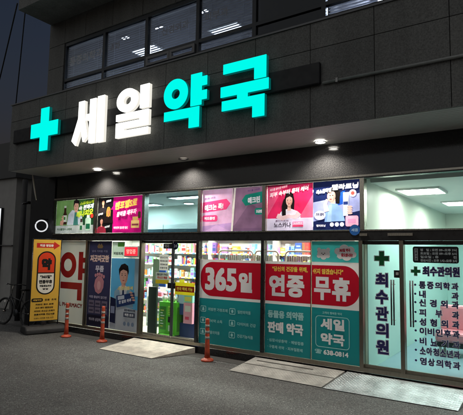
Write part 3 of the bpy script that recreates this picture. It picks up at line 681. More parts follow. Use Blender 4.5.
# ------------------------------------------------------------------ sign: rail, pipe and channel letters
m = MB(); m.box(-10.22, -2.63, FY - 0.07, FY - 0.004, 4.31, 4.64, RAILBLACK)
tag(m.build('sign_rail', bevel=0.02), 'long black mounting rail on the stone fascia behind the pharmacy letters', 'sign rail')
m = MB(); m.tube([(-2.60, FY - 0.03, 4.325), (XR, FY - 0.03, 4.325)], 0.022, GALV, 12)
for x in (-2.4, -0.6, 1.2, 3.0): m.box(x, x + 0.03, FY - 0.055, FY - 0.001, 4.295, 4.355, GALV)
tag(m.build('conduit_pipe'), 'thin grey conduit pipe running along the fascia right of the sign rail', 'pipe')
CY = emit('cyan_letter_face', (0.0, 0.95, 0.83), 0.8); CYS = pbr('cyan_letter_side', (0.0, 0.22, 0.2), 0.35, glow=0.3)
WF = emit('white_letter_face', (1.0, 1.0, 0.94), 1.9); WS = emit('white_letter_side', (1.0, 0.96, 0.86), 0.7)
L0, L1 = FY - 0.135, FY - 0.071
class Letter:
    def __init__(s, label, x0, x1, z0, z1, face, side, name='sign_letter'):
        s.t = thing(name, label, 'sign letter' if name == 'sign_letter' else 'sign', (x0, 0, z0), 0, 'lit letters of the pharmacy sign'); s.w = x1 - x0; s.h = z1 - z0; s.f = MB(); s.b = MB(); s.face = face; s.side = side
    def P(s, *pts):
        q = [(p[0] * s.w, p[1] * s.h) for p in pts]
        a = sum(q[i][0] * q[(i + 1) % len(q)][1] - q[(i + 1) % len(q)][0] * q[i][1] for i in range(len(q)))
        if a < 0: q = q[::-1]
        s.f.prism(q, L0 - 0.012, L0 - 0.001, s.face); s.b.prism(q, L0, L1, s.side)
    def R(s, x0, z0, x1, z1): s.P((x0, z0), (x1, z0), (x1, z1), (x0, z1))
    def O(s, cx, cz, a, b, ia, ib):
        s.f.ring(cx * s.w, cz * s.h, a * s.w, b * s.h, ia * s.w, ib * s.h, L0 - 0.012, L0 - 0.001, s.face); s.b.ring(cx * s.w, cz * s.h, a * s.w, b * s.h, ia * s.w, ib * s.h, L0, L1, s.side)
    def done(s): s.f.build('face', s.t); s.b.build('housing', s.t)
l = Letter('glowing cyan medical cross at the left end of the pharmacy sign', -9.42, -8.48, 4.01, 4.95, CY, CYS, 'sign_cross')
l.P((.36, 0), (.66, 0), (.66, .33), (1, .33), (1, .66), (.66, .66), (.66, 1), (.36, 1), (.36, .66), (0, .66), (0, .33), (.36, .33)); l.done()
l = Letter('glowing white sign letter 세 right of the cyan cross', -8.0, -7.03, 3.99, 4.905, WF, WS)
l.P((.19, .98), (.37, .98), (.375, .60), (.49, .17), (.36, .06), (.28, .36), (.13, .0), (.0, .12), (.185, .60)); l.R(.54, .01, .725, .98); l.R(.775, 0, .98, 1.0); l.R(.42, .53, .539, .66); l.done()
l = Letter('glowing white sign letter 일 between 세 and the cyan 약', -6.71, -5.86, 4.0, 4.915, WF, WS)
l.O(.33, .755, .33, .245, .12, .09); l.R(.72, .53, .98, 1.0)
l.R(0, .35, .98, .485); l.R(.72, .305, .98, .35); l.R(0, .175, .98, .305); l.R(0, .13, .25, .175); l.R(0, 0, .98, .13); l.done()
l = Letter('glowing cyan sign letter 약 right of the white letters', -5.52, -4.58, 3.96, 4.875, CY, CYS)
l.O(.286, .70, .286, .29, .10, .095); l.R(.64, .40, .885, 1.0); l.R(.885, .75, 1.0, .92); l.R(.885, .49, 1.0, .66); l.R(.02, .20, .84, .38); l.R(.61, 0, .84, .20); l.done()
l = Letter('glowing cyan sign letter 국 at the right end of the sign', -4.30, -3.42, 3.96, 4.905, CY, CYS)
l.R(.05, .83, .95, 1.0); l.R(.71, .63, .95, .83); l.R(0, .43, 1, .61); l.R(.36, .36, .58, .43); l.R(.03, .19, .92, .36); l.R(.68, 0, .92, .19); l.done()

# ------------------------------------------------------------------ posters in the transom (backlit)
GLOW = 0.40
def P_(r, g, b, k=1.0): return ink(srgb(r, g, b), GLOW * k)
SKIN = P_(238, 190, 175); HAIR = P_(22, 16, 18); 
def person(A, cx, z, s, hair_long, top, skin=None, hair=None, part='figure'):
    """a printed half-length portrait: shoulders, neck, face, hair and features"""
    sk = skin or SKIN; hr = hair or HAIR
    if hair_long: A.poly(part, [(cx - .15 * s, z + .28 * s), (cx - .17 * s, z + .62 * s), (cx - .10 * s, z + .84 * s), (cx + .02 * s, z + .88 * s), (cx + .13 * s, z + .80 * s), (cx + .17 * s, z + .6 * s), (cx + .15 * s, z + .3 * s)], hr)
    A.poly(part, [(cx - .36 * s, z), (cx - .34 * s, z + .2 * s), (cx - .26 * s, z + .31 * s), (cx - .08 * s, z + .38 * s), (cx + .08 * s, z + .38 * s), (cx + .26 * s, z + .31 * s), (cx + .35 * s, z + .19 * s), (cx + .37 * s, z)], top)
    A.poly(part, [(cx - .055 * s, z + .33 * s), (cx + .055 * s, z + .33 * s), (cx + .05 * s, z + .5 * s), (cx - .05 * s, z + .5 * s)], sk)
    A.poly(part, [(cx + .105 * s * math.cos(t), z + .62 * s + (.16 if math.sin(t) < 0 else .14) * s * math.sin(t)) for t in [2 * PI * k / 24 for k in range(24)]], sk)
    A.poly(part, [(cx - .12 * s, z + .6 * s), (cx - .09 * s, z + .70 * s), (cx + .02 * s, z + .745 * s), (cx + .09 * s, z + .70 * s), (cx + .12 * s, z + .6 * s), (cx + .135 * s, z + .72 * s), (cx + .07 * s, z + .82 * s), (cx - .04 * s, z + .835 * s), (cx - .125 * s, z + .75 * s)], hr)
    sh = P_(205, 150, 132) if skin is None else P_(165, 105, 80)
    A.poly(part, [(cx + .03 * s, z + .47 * s), (cx + .085 * s, z + .52 * s), (cx + .103 * s, z + .62 * s), (cx + .085 * s, z + .70 * s), (cx + .065 * s, z + .60 * s)], sh)
    A.poly(part, [(cx - .05 * s, z + .44 * s), (cx + .05 * s, z + .40 * s), (cx + .05 * s, z + .475 * s), (cx, z + .46 * s), (cx - .045 * s, z + .48 * s)], sh)
    for d in (-.055, .05): A.oval(part, cx + d * s, z + .575 * s, .026 * s, .016 * s, P_(240, 165, 155) if skin is None else sh, 12)
    for k in range(4): A.poly(part, [(cx + (-.1 + .045 * k) * s, z + .72 * s), (cx + (-.085 + .045 * k) * s, z + .735 * s), (cx + (-.03 + .03 * k) * s, z + .815 * s), (cx + (-.04 + .03 * k) * s, z + .815 * s)], P_(70, 52, 50))
    dk = P_(60, 30, 30); lip = P_(200, 60, 70)
    for d in (-.045, .045): A.oval(part, cx + d * s, z + .625 * s, .018 * s, .008 * s, dk, 10); A.rect(part, cx + (d - .022) * s, z + .652 * s, cx + (d + .022) * s, z + .659 * s, dk)
    A.poly(part, [(cx - .012 * s, z + .565 * s), (cx + .012 * s, z + .565 * s), (cx, z + .61 * s)], P_(215, 155, 140))
    A.oval(part, cx, z + .53 * s, .03 * s, .011 * s, lip, 12)
def arm(A, pts, w, m, part='figure'):
    L = [Vector((p[0], p[1])) for p in pts]; a = []; b = []
    for i, p in enumerate(L):
        d = (L[min(i + 1, len(L) - 1)] - L[max(i - 1, 0)]).normalized(); n = Vector((-d.y, d.x)); ww = w[i] if isinstance(w, (list, tuple)) else w
        a.append(tuple(p + n * ww)); b.append(tuple(p - n * ww))
    for i in range(len(L) - 1): A.poly(part, [a[i], a[i + 1], b[i + 1], b[i]], m)
PZ0, PZ1 = HEAD1 + 0.005, TOP - 0.005; PH = PZ1 - PZ0
# 1 green remedy poster
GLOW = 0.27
A = Art('window_poster', 'green digestive drink poster with a small bottle in the leftmost upper window', 'poster', (-10.10, -0.002, PZ0)); W = 1.44
A.rect('sheet', 0, 0, W, PH, P_(70, 120, 60)); A.poly('sheet', [(0, 0), (.55, 0), (.75, PH), (0, PH)], P_(120, 165, 95)); A.poly('sheet', [(.9, 0), (W, 0), (W, PH), (1.1, PH)], P_(28, 70, 40))
A.poly('figure', [(.42, .2), (.46, .45), (.6, .56), (.85, .52), (.97, .4), (1.0, .2)], P_(205, 215, 225)); A.poly('figure', [(.66, .2), (.7, .53), (.79, .53), (.84, .2)], P_(70, 140, 130))
A.rect('figure', .70, .5, .80, .6, P_(215, 160, 140)); A.oval('figure', .745, .64, .085, .12, P_(225, 172, 150)); A.poly('figure', [(.64, .62), (.65, .78), (.75, .81), (.85, .77), (.86, .64), (.82, .71), (.7, .72)], HAIR)
for d in (.71, .78): A.oval('figure', d, .65, .014, .007, P_(50, 30, 30), 10)
A.oval('figure', .745, .575, .025, .008, P_(150, 60, 60), 10)
A.poly('bottle', [(.27, .22), (.27, .45), (.30, .52), (.30, .62), (.38, .62), (.38, .52), (.41, .45), (.41, .22)], P_(60, 34, 26)); A.rect('bottle', .27, .28, .41, .44, P_(225, 235, 220)); A.rect('bottle', .30, .62, .38, .67, P_(210, 215, 205))
A.rect('bottle', .29, .33, .36, .40, P_(60, 130, 60))
for k in range(4): A.oval('figure', .255 + .01 * (k % 2), .26 + k * .05, .045, .022, P_(215, 160, 140), 12)
arm(A, [(.22, .2), (.24, .3)], .06, P_(215, 160, 140))
A.rect('sheet', 0, 0, W, .19, P_(195, 205, 200)); A.text('lettering', '까스활명수 소화제', .06, .07, .62, .13, P_(40, 90, 50), bold=.04)
A.text('lettering', '스트레스에', .88, .66, 1.38, .74, P_(200, 225, 60), bold=.05, slant=.2, rise=.08); A.text('lettering', '속 편하게', .84, .53, 1.38, .65, P_(245, 250, 245), bold=.05, slant=.2, rise=.08); A.text('lettering', '베나치오', .76, .36, 1.38, .52, P_(205, 230, 60), bold=.055, slant=.2, rise=.1)
A.rrect('bottle#2', 1.10, .06, 1.30, .36, .05, P_(190, 225, 200)); A.rect('bottle#2', 1.13, .10, 1.27, .22, P_(30, 110, 75)); A.rect('bottle#2', 1.15, .36, 1.25, .42, P_(230, 235, 230))
A.rect('bottle#3', .9, .05, 1.02, .26, P_(190, 205, 190)); A.rect('bottle#3', .93, .26, .99, .34, P_(60, 34, 26)); A.oval('emblem', 1.33, .40, .05, .05, P_(220, 60, 50)); A.rect('bottle#3', .92, .08, 1.0, .18, P_(40, 110, 70)); A.done()
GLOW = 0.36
# 2 black and magenta vitamin poster
A = Art('window_poster', 'magenta and black vitamin poster with three portraits in the second upper window', 'poster', (-8.58, -0.002, PZ0)); W = 1.44
A.rect('sheet', 0, 0, W, PH, P_(18, 16, 18)); A.poly('sheet', [(.50, 0), (W, 0), (W, PH), (.50, PH), (.50, .60), (.42, .52), (.50, .52)], P_(205, 15, 125))
person(A, .17, .44, .40, False, P_(40, 36, 40), P_(220, 165, 130)); person(A, .36, .22, .42, True, P_(30, 20, 20), P_(215, 140, 90), P_(190, 150, 60)); person(A, .15, .0, .42, False, P_(150, 40, 60), P_(205, 150, 130))
for (x, z, s) in ((.28, .68, '건강은'), (.03, .39, '활력은'), (.26, .1, '피로엔')): A.text('lettering', s, x, z, x + .17, z + .05, P_(230, 230, 230), bold=.06, slant=.15, rise=.15)
A.text('lettering', '벤포벨S로', .57, .50, 1.28, .68, P_(235, 205, 95), bold=.05, slant=.2, rise=.1); A.text('lettering', '활력을 채우자', .63, .34, 1.26, .46, P_(250, 235, 245), bold=.045, slant=.2, rise=.1)
A.text('lettering', '비타민이 필요한 당신', .56, .08, 1.0, .14, P_(245, 225, 240), bold=.06)
A.rect('package', 1.10, .10, 1.34, .26, P_(225, 190, 120)); A.rect('package', 1.14, .26, 1.30, .34, P_(200, 165, 95)); A.rect('package', 1.12, .15, 1.32, .19, P_(140, 60, 70)); A.rrect('package', 1.30, .3, 1.38, .45, .03, P_(70, 45, 25)); A.done()
# 3 pink and plum acne cream poster pair
def half_poster(x, w, a, b, c, tri, word, small, label, flip):
    A = Art('window_poster', label, 'poster', (x, -0.002, PZ0))
    A.rect('sheet', 0, 0, w, PH, a); A.poly('sheet', [(0, .10), (w, .16), (w, 0), (0, 0)], b)
    A.poly('sheet', [(w * .1, 0), (w * .5, .13), (w * .95, 0)] if not flip else [(0, .05), (w * .55, .5), (w, .36), (w, .05)], c)
    x0, x1 = (0.0, .56) if not flip else (.28, w)
    z = .36 if not flip else .46
    A.poly('arrow', [(x0, z), (x1, z + .05), (x1 + (.09 if not flip else 0), z + .16), (x1, z + .25), (x0, z + .2), (x0 - (.0 if not flip else .08), z + .1)], tri)
    A.text('lettering', word, x0 + .05, z + .03, x1 - .07, z + .15, P_(245, 240, 245), bold=.05, rise=.07)
    A.rrect('badge', x0 + (.0 if not flip else .2), z - .17, x0 + (.36 if not flip else .38), z - .05, .04, tri); A.text('lettering', small, x0 + .05 + (.0 if not flip else .18), z - .14, x0 + (.3 if not flip else .35), z - .08, P_(245, 240, 245), bold=.05)
    A.text('lettering', '여드름 고민엔', x0 + .05, z + .25, x0 + .3, z + .285, P_(90, 60, 120), bold=.02, rise=.09); A.done()
half_poster(-5.57, .69, P_(222, 175, 208), P_(190, 150, 200), P_(206, 165, 210), P_(240, 70, 130), '애크논 톡!', '여드름엔', 'pale pink acne cream poster with a pink arrow in the upper window', False)
half_poster(-4.87, .66, P_(150, 112, 140), P_(120, 88, 118), P_(130, 96, 124), P_(20, 140, 120), '애크린', '모공엔', 'plum acne gel poster with a teal arrow in the upper window', True)
m = MB(); m.add([(-4.90, -0.006, PZ0), (-4.86, -0.006, PZ0), (-4.80, -0.006, PZ1), (-4.84, -0.006, PZ1), (-4.90, -0.002, PZ0), (-4.86, -0.002, PZ0), (-4.80, -0.002, PZ1), (-4.84, -0.002, PZ1)], [(0, 1, 2, 3), (0, 4, 5, 1), (1, 5, 6, 2), (2, 6, 7, 3), (3, 7, 4, 0)], P_(235, 225, 215))
tag(m.build('poster_edge_strip'), 'cream slanting strip between the pale pink and plum posters', 'strip')
# 4 pink-red scar gel poster
A = Art('window_poster', 'crimson scar gel poster with a long-haired woman leaning on a white table', 'poster', (-4.13, -0.002, PZ0)); W = .87
A.rect('sheet', 0, 0, W, PH, P_(222, 40, 95)); A.poly('sheet', [(0, .25), (.3, PH * .9), (0, PH)], P_(235, 85, 130)); A.poly('sheet', [(.0, .765), (W, .79), (W, PH), (0, PH)], P_(120, 15, 50))
A.poly('sheet', [(W * .7, .2), (W, .2), (W, .6)], P_(236, 100, 140))
A.rect('sheet', 0, 0, W, .21, P_(215, 205, 228))
person(A, .43, .14, .60, True, P_(235, 225, 240))
A.poly('figure', [(.30, .22), (.29, .42), (.33, .55), (.365, .5), (.37, .26)], HAIR); A.rect('sheet', 0, 0, W, .2, P_(215, 205, 228))
arm(A, [(.20, .26), (.30, .21), (.45, .25)], [.04, .04, .028], P_(235, 200, 205)); arm(A, [(.62, .3), (.56, .23), (.42, .24)], [.05, .04, .026], P_(240, 205, 210))
A.text('lettering', '여드름 흉터엔 바르자', .05, .69, .40, .735, P_(250, 240, 245), bold=.03, slant=.15, rise=.15); A.text('lettering', '피부 속부터 흉터 케어', .05, .575, .80, .665, P_(250, 245, 248), bold=.035, slant=.15, rise=.13)
A.text('lettering', '노스카나', .14, .05, .47, .14, P_(60, 50, 60), bold=.025); A.text('lettering', '흉터치료제', .17, .155, .42, .18, P_(100, 60, 90), bold=.03)
A.rect('package', .50, .06, .70, .15, P_(240, 150, 185)); A.rect('package', .50, .06, .70, .085, P_(225, 40, 90)); A.text('package', '노스카나', .52, .105, .68, .135, P_(250, 240, 245), bold=.05); A.done()
# 5 navy pigment cream poster
A = Art('window_poster', 'navy pigment cream poster with a short-haired woman in a pale blue suit', 'poster', (-3.255, -0.002, PZ0)); W = .81
A.rect('sheet', 0, 0, W, PH, P_(22, 34, 84)); A.poly('sheet', [(0, .14), (W, .30), (W, .58), (0, .46)], P_(160, 168, 220)); A.poly('sheet', [(.38, .38), (.55, .42), (.55, PH * .8), (.38, .55)], P_(30, 90, 200))
A.oval('figure', .36, .58, .115, .12, HAIR); A.poly('figure', [(.36, .66), (.47, .6), (.46, .42), (.40, .42)], HAIR); A.rect('figure', .31, .38, .39, .5, SKIN)
A.poly('figure', [(.2, .13), (.23, .34), (.31, .43), (.42, .42), (.5, .32), (.55, .14)], P_(140, 178, 225)); A.poly('figure', [(.24, .13), (.28, .4), (.33, .42), (.32, .13)], P_(165, 198, 238))
A.oval('figure', .32, .55, .072, .098, P_(234, 180, 166)); A.poly('figure', [(.345, .46), (.385, .51), (.39, .58), (.365, .63), (.36, .55)], P_(205, 150, 140)); A.poly('figure', [(.25, .6), (.27, .68), (.37, .69), (.41, .6), (.35, .63)], HAIR); A.oval('figure', .30, .56, .012, .006, HAIR, 10); A.oval('figure', .345, .562, .012, .006, HAIR, 10); A.oval('figure', .31, .50, .02, .008, P_(215, 80, 90), 10)
arm(A, [(.24, .3), (.215, .42), (.25, .5)], [.045, .03, .022], P_(250, 208, 200))
A.poly('package', [(.52, .22), (.60, .22), (.62, .60), (.52, .60)], P_(205, 215, 240)); A.rect('package', .525, .4, .60, .45, P_(40, 60, 130)); A.oval('package', .68, .58, .06, .06, P_(245, 240, 245)); A.oval('package', .68, .58, .03, .03, P_(230, 90, 80))
for k in range(4): A.oval('figure', .63, .26 + k * .035, .045, .017, SKIN, 12)
A.oval('package', .12, .24, .10, .075, P_(225, 225, 240)); A.text('lettering', '기미 잡티', .05, .23, .19, .28, P_(40, 40, 90), bold=.05)
for k in range(3): A.oval('package', .33 + k * .085, .085, .035, .035, P_(240, 240, 248), 18)
A.text('package', '멜라토닝', .06, .05, .22, .09, P_(235, 235, 245), bold=.06); A.rrect('package', .56, .05, .77, .22, .03, P_(245, 180, 205)); A.rrect('package', .60, .1, .73, .17, .01, P_(225, 150, 190))
A.text('lettering', '색소침착엔', .05, .585, .33, .66, P_(235, 238, 250), bold=.05, slant=.1, rise=.12); A.text('lettering', '멜라토닝', .33, .64, .78, .74, P_(245, 246, 252), bold=.055, slant=.1, rise=.03); A.done()

# ------------------------------------------------------------------ sheets on the lower glass
def V(r, g, b, t=0.3): return ink(srgb(r, g, b), 0, t * .45)
YS = -0.003
A = Art('window_sheet', 'pale grey window film with a huge dark red 약 and PHARMACY lettering', 'window film', (0, YS, 0))
A.rect('sheet', -10.06, SILL + .063, -8.89, HEAD0 - .003, V(190, 192, 187, .22)); RD = V(165, 24, 30, .1)
q = lambda x, z: (-9.86 + x * .98, .74 + z * 1.12)
n = 40
def ring2(A, part, cx, cz, a, b, ia, ib, m):
    y = A.nx(); pts = [(cx + a * math.cos(2 * PI * k / n), y, cz + b * math.sin(2 * PI * k / n)) for k in range(n)] + [(cx + ia * math.cos(2 * PI * k / n), y, cz + ib * math.sin(2 * PI * k / n)) for k in range(n)]
    A.mb(part).add(pts, [(k, (k + 1) % n, (k + 1) % n + n, k + n) for k in range(n)], m)
c = q(.31, .72); ring2(A, 'lettering', c[0], c[1], .31 * .98, .27 * 1.12, .15 * .98, .13 * 1.12, RD)
for r in ((.70, .42, .86, 1.0), (.861, .78, 1.0, .88), (.861, .56, 1.0, .66), (.06, .22, .86, .36), (.70, 0, .86, .219)):
    a, b = q(r[0], r[1]), q(r[2], r[3]); A.rect('lettering', a[0], a[1], b[0], b[1], RD)
A.text('lettering', 'SEIL PHARMACY', -9.98, .57, -8.97, .67, V(140, 45, 50, .1), bold=.05); A.done()

A = Art('window_poster', 'dark navy foot care poster with a pink foot beside the window frame', 'poster', (0, YS, 0))
NV = V(38, 38, 66); x0, x1 = -8.818, -8.066
A.rect('sheet', x0, .206, x1, 2.114, NV); A.poly('emblem', [(-8.55, 1.99), (-8.49, 2.06), (-8.45, 2.02), (-8.41, 2.06), (-8.35, 1.99), (-8.38, 1.95), (-8.52, 1.95)], V(200, 165, 110))
A.text('lettering', '냄새 가려움 각질', -8.72, 1.86, -8.20, 1.91, V(190, 185, 200), bold=.03); A.text('lettering', '지긋지긋한', -8.77, 1.64, -8.14, 1.80, V(235, 205, 190), bold=.06); A.text('lettering', '무좀', -8.58, 1.42, -8.30, 1.56, V(220, 215, 225), bold=.05)
FT = V(205, 140, 150); A.poly('foot', [(-8.55, .98), (-8.60, 1.1), (-8.57, 1.24), (-8.48, 1.33), (-8.36, 1.32), (-8.28, 1.22), (-8.29, 1.08), (-8.36, .97), (-8.45, .93)], FT)
for k in range(5): A.oval('foot', -8.56 + k * .068, 1.29 + (.05, .075, .08, .06, .03)[k], .034, .04, FT, 14)
A.oval('foot', -8.44, 1.12, .06, .1, V(230, 175, 180), 16)
A.text('lettering', '이런 증상이 있다면', -8.74, .83, -8.17, .89, V(200, 195, 210), bold=.03)
for r in range(2):
    for k in range(3): A.rect('panel', -8.75 + k * .215, .50 - r * .0 + r * .155, -8.57 + k * .215, .63 + r * .155, V(120, 112, 130)); A.rect('panel', -8.73 + k * .215, .54 + r * .155, -8.60 + k * .215, .58 + r * .155, V(60, 56, 80))
A.rect('panel', x0 + .02, .24, x1 - .02, .46, V(28, 28, 50)); A.text('lettering', '약사와 상담하세요', -8.72, .33, -8.2, .40, V(190, 185, 200), bold=.03); A.done()

A = Art('window_poster', 'blue medicine poster with a dark-haired man holding up a navy box', 'poster', (0, YS, 0))
BLU = V(70, 135, 175)
A.rect('sheet', -8.062, .206, -7.205, 1.74, BLU); A.poly('sheet', [(-8.06, .207), (-7.206, .207), (-7.22, .66), (-8.06, .78)], V(190, 198, 205)); A.rect('sheet', -7.34, .95, -7.22, 1.74, V(180, 205, 215))
SK2 = V(225, 175, 155); HR2 = V(26, 20, 22)
A.poly('figure', [(-7.95, .72), (-7.93, 1.02), (-7.8, 1.13), (-7.66, 1.17), (-7.52, 1.13), (-7.38, 1.02), (-7.35, .70)], V(150, 185, 205)); A.rect('figure', -7.72, 1.1, -7.6, 1.26, SK2)
A.oval('figure', -7.66, 1.36, .125, .18, SK2); A.poly('figure', [(-7.80, 1.36), (-7.82, 1.5), (-7.75, 1.6), (-7.64, 1.63), (-7.54, 1.58), (-7.51, 1.46), (-7.53, 1.38), (-7.57, 1.47), (-7.68, 1.50), (-7.76, 1.46)], HR2)
A.poly('figure', [(-7.625, 1.20), (-7.555, 1.28), (-7.538, 1.38), (-7.56, 1.46), (-7.585, 1.36)], V(198, 146, 126)); A.poly('figure', [(-7.72, 1.21), (-7.60, 1.16), (-7.60, 1.22), (-7.66, 1.195)], V(190, 138, 120))
A.poly('figure', [(-7.80, 1.13), (-7.72, 1.16), (-7.66, 1.04), (-7.60, 1.16), (-7.52, 1.13), (-7.62, .80), (-7.72, .80)], V(228, 232, 236)); A.poly('figure', [(-7.685, 1.07), (-7.635, 1.07), (-7.625, .84), (-7.66, .80), (-7.695, .84)], V(40, 62, 105))
for k in range(4): A.poly('figure', [(-7.77 + k * .055, 1.52), (-7.755 + k * .055, 1.535), (-7.70 + k * .04, 1.60), (-7.715 + k * .04, 1.60)], V(66, 56, 56))
for d in (-.05, .05): A.oval('figure', -7.66 + d, 1.375, .02, .009, HR2, 10); A.rect('figure', -7.685 + d, 1.405, -7.635 + d, 1.413, HR2)
A.poly('figure', [(-7.675, 1.31), (-7.645, 1.31), (-7.66, 1.36)], V(200, 150, 130)); A.oval('figure', -7.66, 1.265, .035, .012, V(180, 80, 80), 12)
A.poly('package', [(-7.86, .93), (-7.32, 1.03), (-7.30, .80), (-7.84, .68)], V(36, 60, 110)); A.poly('package', [(-7.82, .92), (-7.62, .957), (-7.61, .88), (-7.81, .84)], V(200, 210, 225)); A.text('package', '한 알로 하루', -7.78, .755, -7.4, .83, V(220, 225, 235), bold=.05, rise=.2)
for k in range(4): A.oval('figure', -7.42 + k * .03, 1.02 - k * .05, .05, .02, SK2, 12)
A.poly('package', [(-8.05, .36), (-7.87, .34), (-7.87, .86), (-8.05, .90)], V(28, 36, 70)); A.rect('package', -8.02, .55, -7.9, .7, V(140, 150, 180))
A.rect('package', -7.62, .50, -7.28, .60, V(70, 80, 100)); A.text('lettering', '통증 빠르게 진정', -7.6, .62, -7.28, .67, V(60, 70, 90), bold=.04); A.text('lettering', '빠른 효과', -7.58, .52, -7.32, .58, V(225, 230, 235), bold=.05)
for k in range(3): A.oval('emblem', -7.58 + k * .12, .36, .04, .045, V(120, 140, 165), 18)
A.text('lettering', '소염진통제', -7.82, 1.05, -7.36, 1.13, V(235, 220, 150), bold=.06, rise=.06); A.done()
# notices above the blue poster
for (x0, z0, x1, z1, c, lb, tx) in ((-8.06, 1.745, -7.66, 2.10, (205, 225, 210), 'pale green notice sheet above the blue poster', '처방조제'), (-7.62, 1.78, -7.24, 1.81, (180, 190, 185), 'thin pale paper strip under the red LED sign', None)):
    A = Art('notice_sheet', lb, 'notice', (0, YS, 0)); A.rect('sheet', x0, z0, x1, z1, V(*c, .4))
    if tx: A.text('lettering', tx, x0 + .05, z0 + .06, x1 - .05, z0 + .13, V(90, 110, 100), bold=.05); A.rect('sheet', x0 + .18, z1 - .11, x1 - .02, z1 - .02, V(120, 200, 90, .4))
    A.done()
t = thing('led_sign', 'small glowing red LED open sign above the blue medicine poster', 'LED sign', (-7.64, -0.05, 1.77))
m = MB(); m.box(0, .44, 0, .045, 0, .24, WHITE); m.build('case', t, bevel=0.015)
m = MB(); m.box(.03, .41, -.004, -.001, .03, .21, emit('led_red', (1.0, .03, .05), 1.0)); m.build('display', t)
A = Art('led', '', '', (0, 0, 0)); A.y = -.0045; A.text('lettering', '영업중', .08, .07, .36, .17, emit('led_text', (1, .3, .25), 1.3), bold=.03)
list(A.p.values())[0].build('lettering', t); bpy.data.objects.remove(A.o)

# red and teal banner in three sheets
TEAL = V(24, 128, 134, .22); CR = V(165, 8, 34, .22); WH = V(225, 222, 222, .2); YL = V(245, 215, 90, 0); PT = V(170, 218, 216, 0); LW = V(246, 244, 244, 0)
ZB, ZT, R0, R1 = .29, 1.035, 1.085, 1.72
A = Art('window_banner', 'red and teal window banner reading 365일 with rows of small white icons', 'banner', (0, YS, 0), 0, 'red and teal pharmacy banners')
A.rect('sheet', -5.595, R1, -4.222, 1.765, WH); A.rect('sheet', -5.595, ZT, -4.222, R0, WH); A.rect('sheet', -5.595, R0, -5.575, R1, WH)
for sz in (-1, 1): 
    for p_ in range(12): qq = quarter(-5.305, (R1 - .27 if sz > 0 else R0 + .27), .27, -1, sz); A.poly('sheet', [qq[0], qq[p_ + 1], qq[p_ + 2]], WH); A.y += A.step
A.y -= A.step
A.rect('sheet', -5.59, SILL + .064, -4.225, ZT, TEAL); A.rrect('sheet', -5.575, R0, -4.222, R1, .27, CR, (1, 0, 0, 1), 12)
A.text('lettering', '365', -5.47, 1.19, -4.75, 1.62, LW, bold=.055); A.text('lettering', '일', -4.71, 1.19, -4.42, 1.55, LW, bold=.055)
for r in range(3):
    for k, s in enumerate(('처방전 가정조제', '일반의약품', '상비약 소독', '다이어트 건강', '동물의약품', '건강기능식품')[r * 2:r * 2 + 2]):
        x = -5.56 + k * .66; z = .84 - r * .21
        A.frame('icon#%d%d' % (r, k), x, z - .055, x + .13, z + .055, .02, .012, PT)
        if (r + k) % 2: A.oval('icon#%d%d' % (r, k), x + .065, z, .025, .03, PT, 14)
        else: A.poly('icon#%d%d' % (r, k), [(x + .035, z - .03), (x + .095, z - .03), (x + .08, z + .03), (x + .05, z + .03)], PT)
        A.text('lettering', s, x + .18, z - .03, x + .18 + .055 * len(s), z + .03, PT, bold=.02)
A.done()
A = Art('window_banner', 'red and teal window banner reading 연중 above the animal medicine lettering', 'banner', (0, YS, 0), 0, 'red and teal pharmacy banners')
a, b = -4.155, -3.299
A.rect('sheet', a, R1, b, 1.765, WH); A.rect('sheet', a, ZT, b, R0, WH); A.rect('sheet', a, SILL + .064, b, ZT, TEAL); A.rect('sheet', a, R0, b, R1, CR)
A.text('lettering', '"당신의 건강을 위해,', -4.02, 1.59, -3.35, 1.68, YL, bold=.04); A.text('lettering', '연', -4.08, 1.17, -3.77, 1.54, LW, bold=.05); A.text('lettering', '중', -3.74, 1.17, -3.41, 1.54, LW, bold=.05)
A.text('lettering', '동물용 의약품', -4.10, .80, -3.42, .93, PT, bold=.05); A.text('lettering', '판매 약국', -4.10, .55, -3.43, .74, LW, bold=.05)
A.text('lettering', '· 심장사상충약  · 예방접종', -4.10, .40, -3.42, .455, PT, bold=.02); A.text('lettering', '· 구충제 귀약  · 피부질환제', -4.10, .29, -3.44, .345, PT, bold=.02); A.done()
A = Art('window_banner', 'tall teal window banner reading 무휴 with a bear, a speech bubble and 세일약국', 'banner', (0, YS, 0), 0, 'red and teal pharmacy banners')
a, b = -3.28, -2.475
A.rect('sheet', a, R1, b, 1.775, WH); A.rect('sheet', a, ZT, b, R0, WH); A.rect('sheet', a, SILL + .064, b, ZT, TEAL)
for sz in (-1, 1):
    for p_ in range(12): qq = quarter(b - .26, (R1 - .26 if sz > 0 else R0 + .26), .26, 1, sz); A.poly('sheet', [qq[0], qq[p_ + 1], qq[p_ + 2]], WH); A.y += A.step
A.y -= A.step
A.rect('sheet', a, 1.775, b, HEAD0 - .01, V(60, 165, 165, .3)); A.rrect('sheet', a, R0, b + .0, R1, .26, CR, (0, 1, 1, 0), 12)
A.text('lettering', '쉬지 않겠습니다"', -3.26, 1.575, -2.74, 1.665, YL, bold=.04); A.text('lettering', '무', -3.24, 1.16, -2.95, 1.535, LW, bold=.05); A.text('lettering', '휴', -2.93, 1.16, -2.62, 1.535, LW, bold=.05)
CREAM = V(246, 240, 238, 0)
for (x, z, r) in ((-3.15, 1.97, .035), (-2.99, 1.97, .035)): A.oval('bear', x, z, r, r * 1.05, CREAM, 16)
A.oval('bear', -3.07, 1.91, .11, .075, CREAM)
for x, z, r in ((-3.15, 1.87, .04), (-3.0, 1.87, .04), (-3.07, 1.85, .05)): A.oval('bear', x, z, r, r * .8, CREAM, 16)
for x in (-3.10, -3.05): A.oval('bear', x, 1.915, .009, .009, V(70, 60, 60), 10)
A.oval('bear', -3.075, 1.895, .014, .009, V(90, 70, 70), 10)
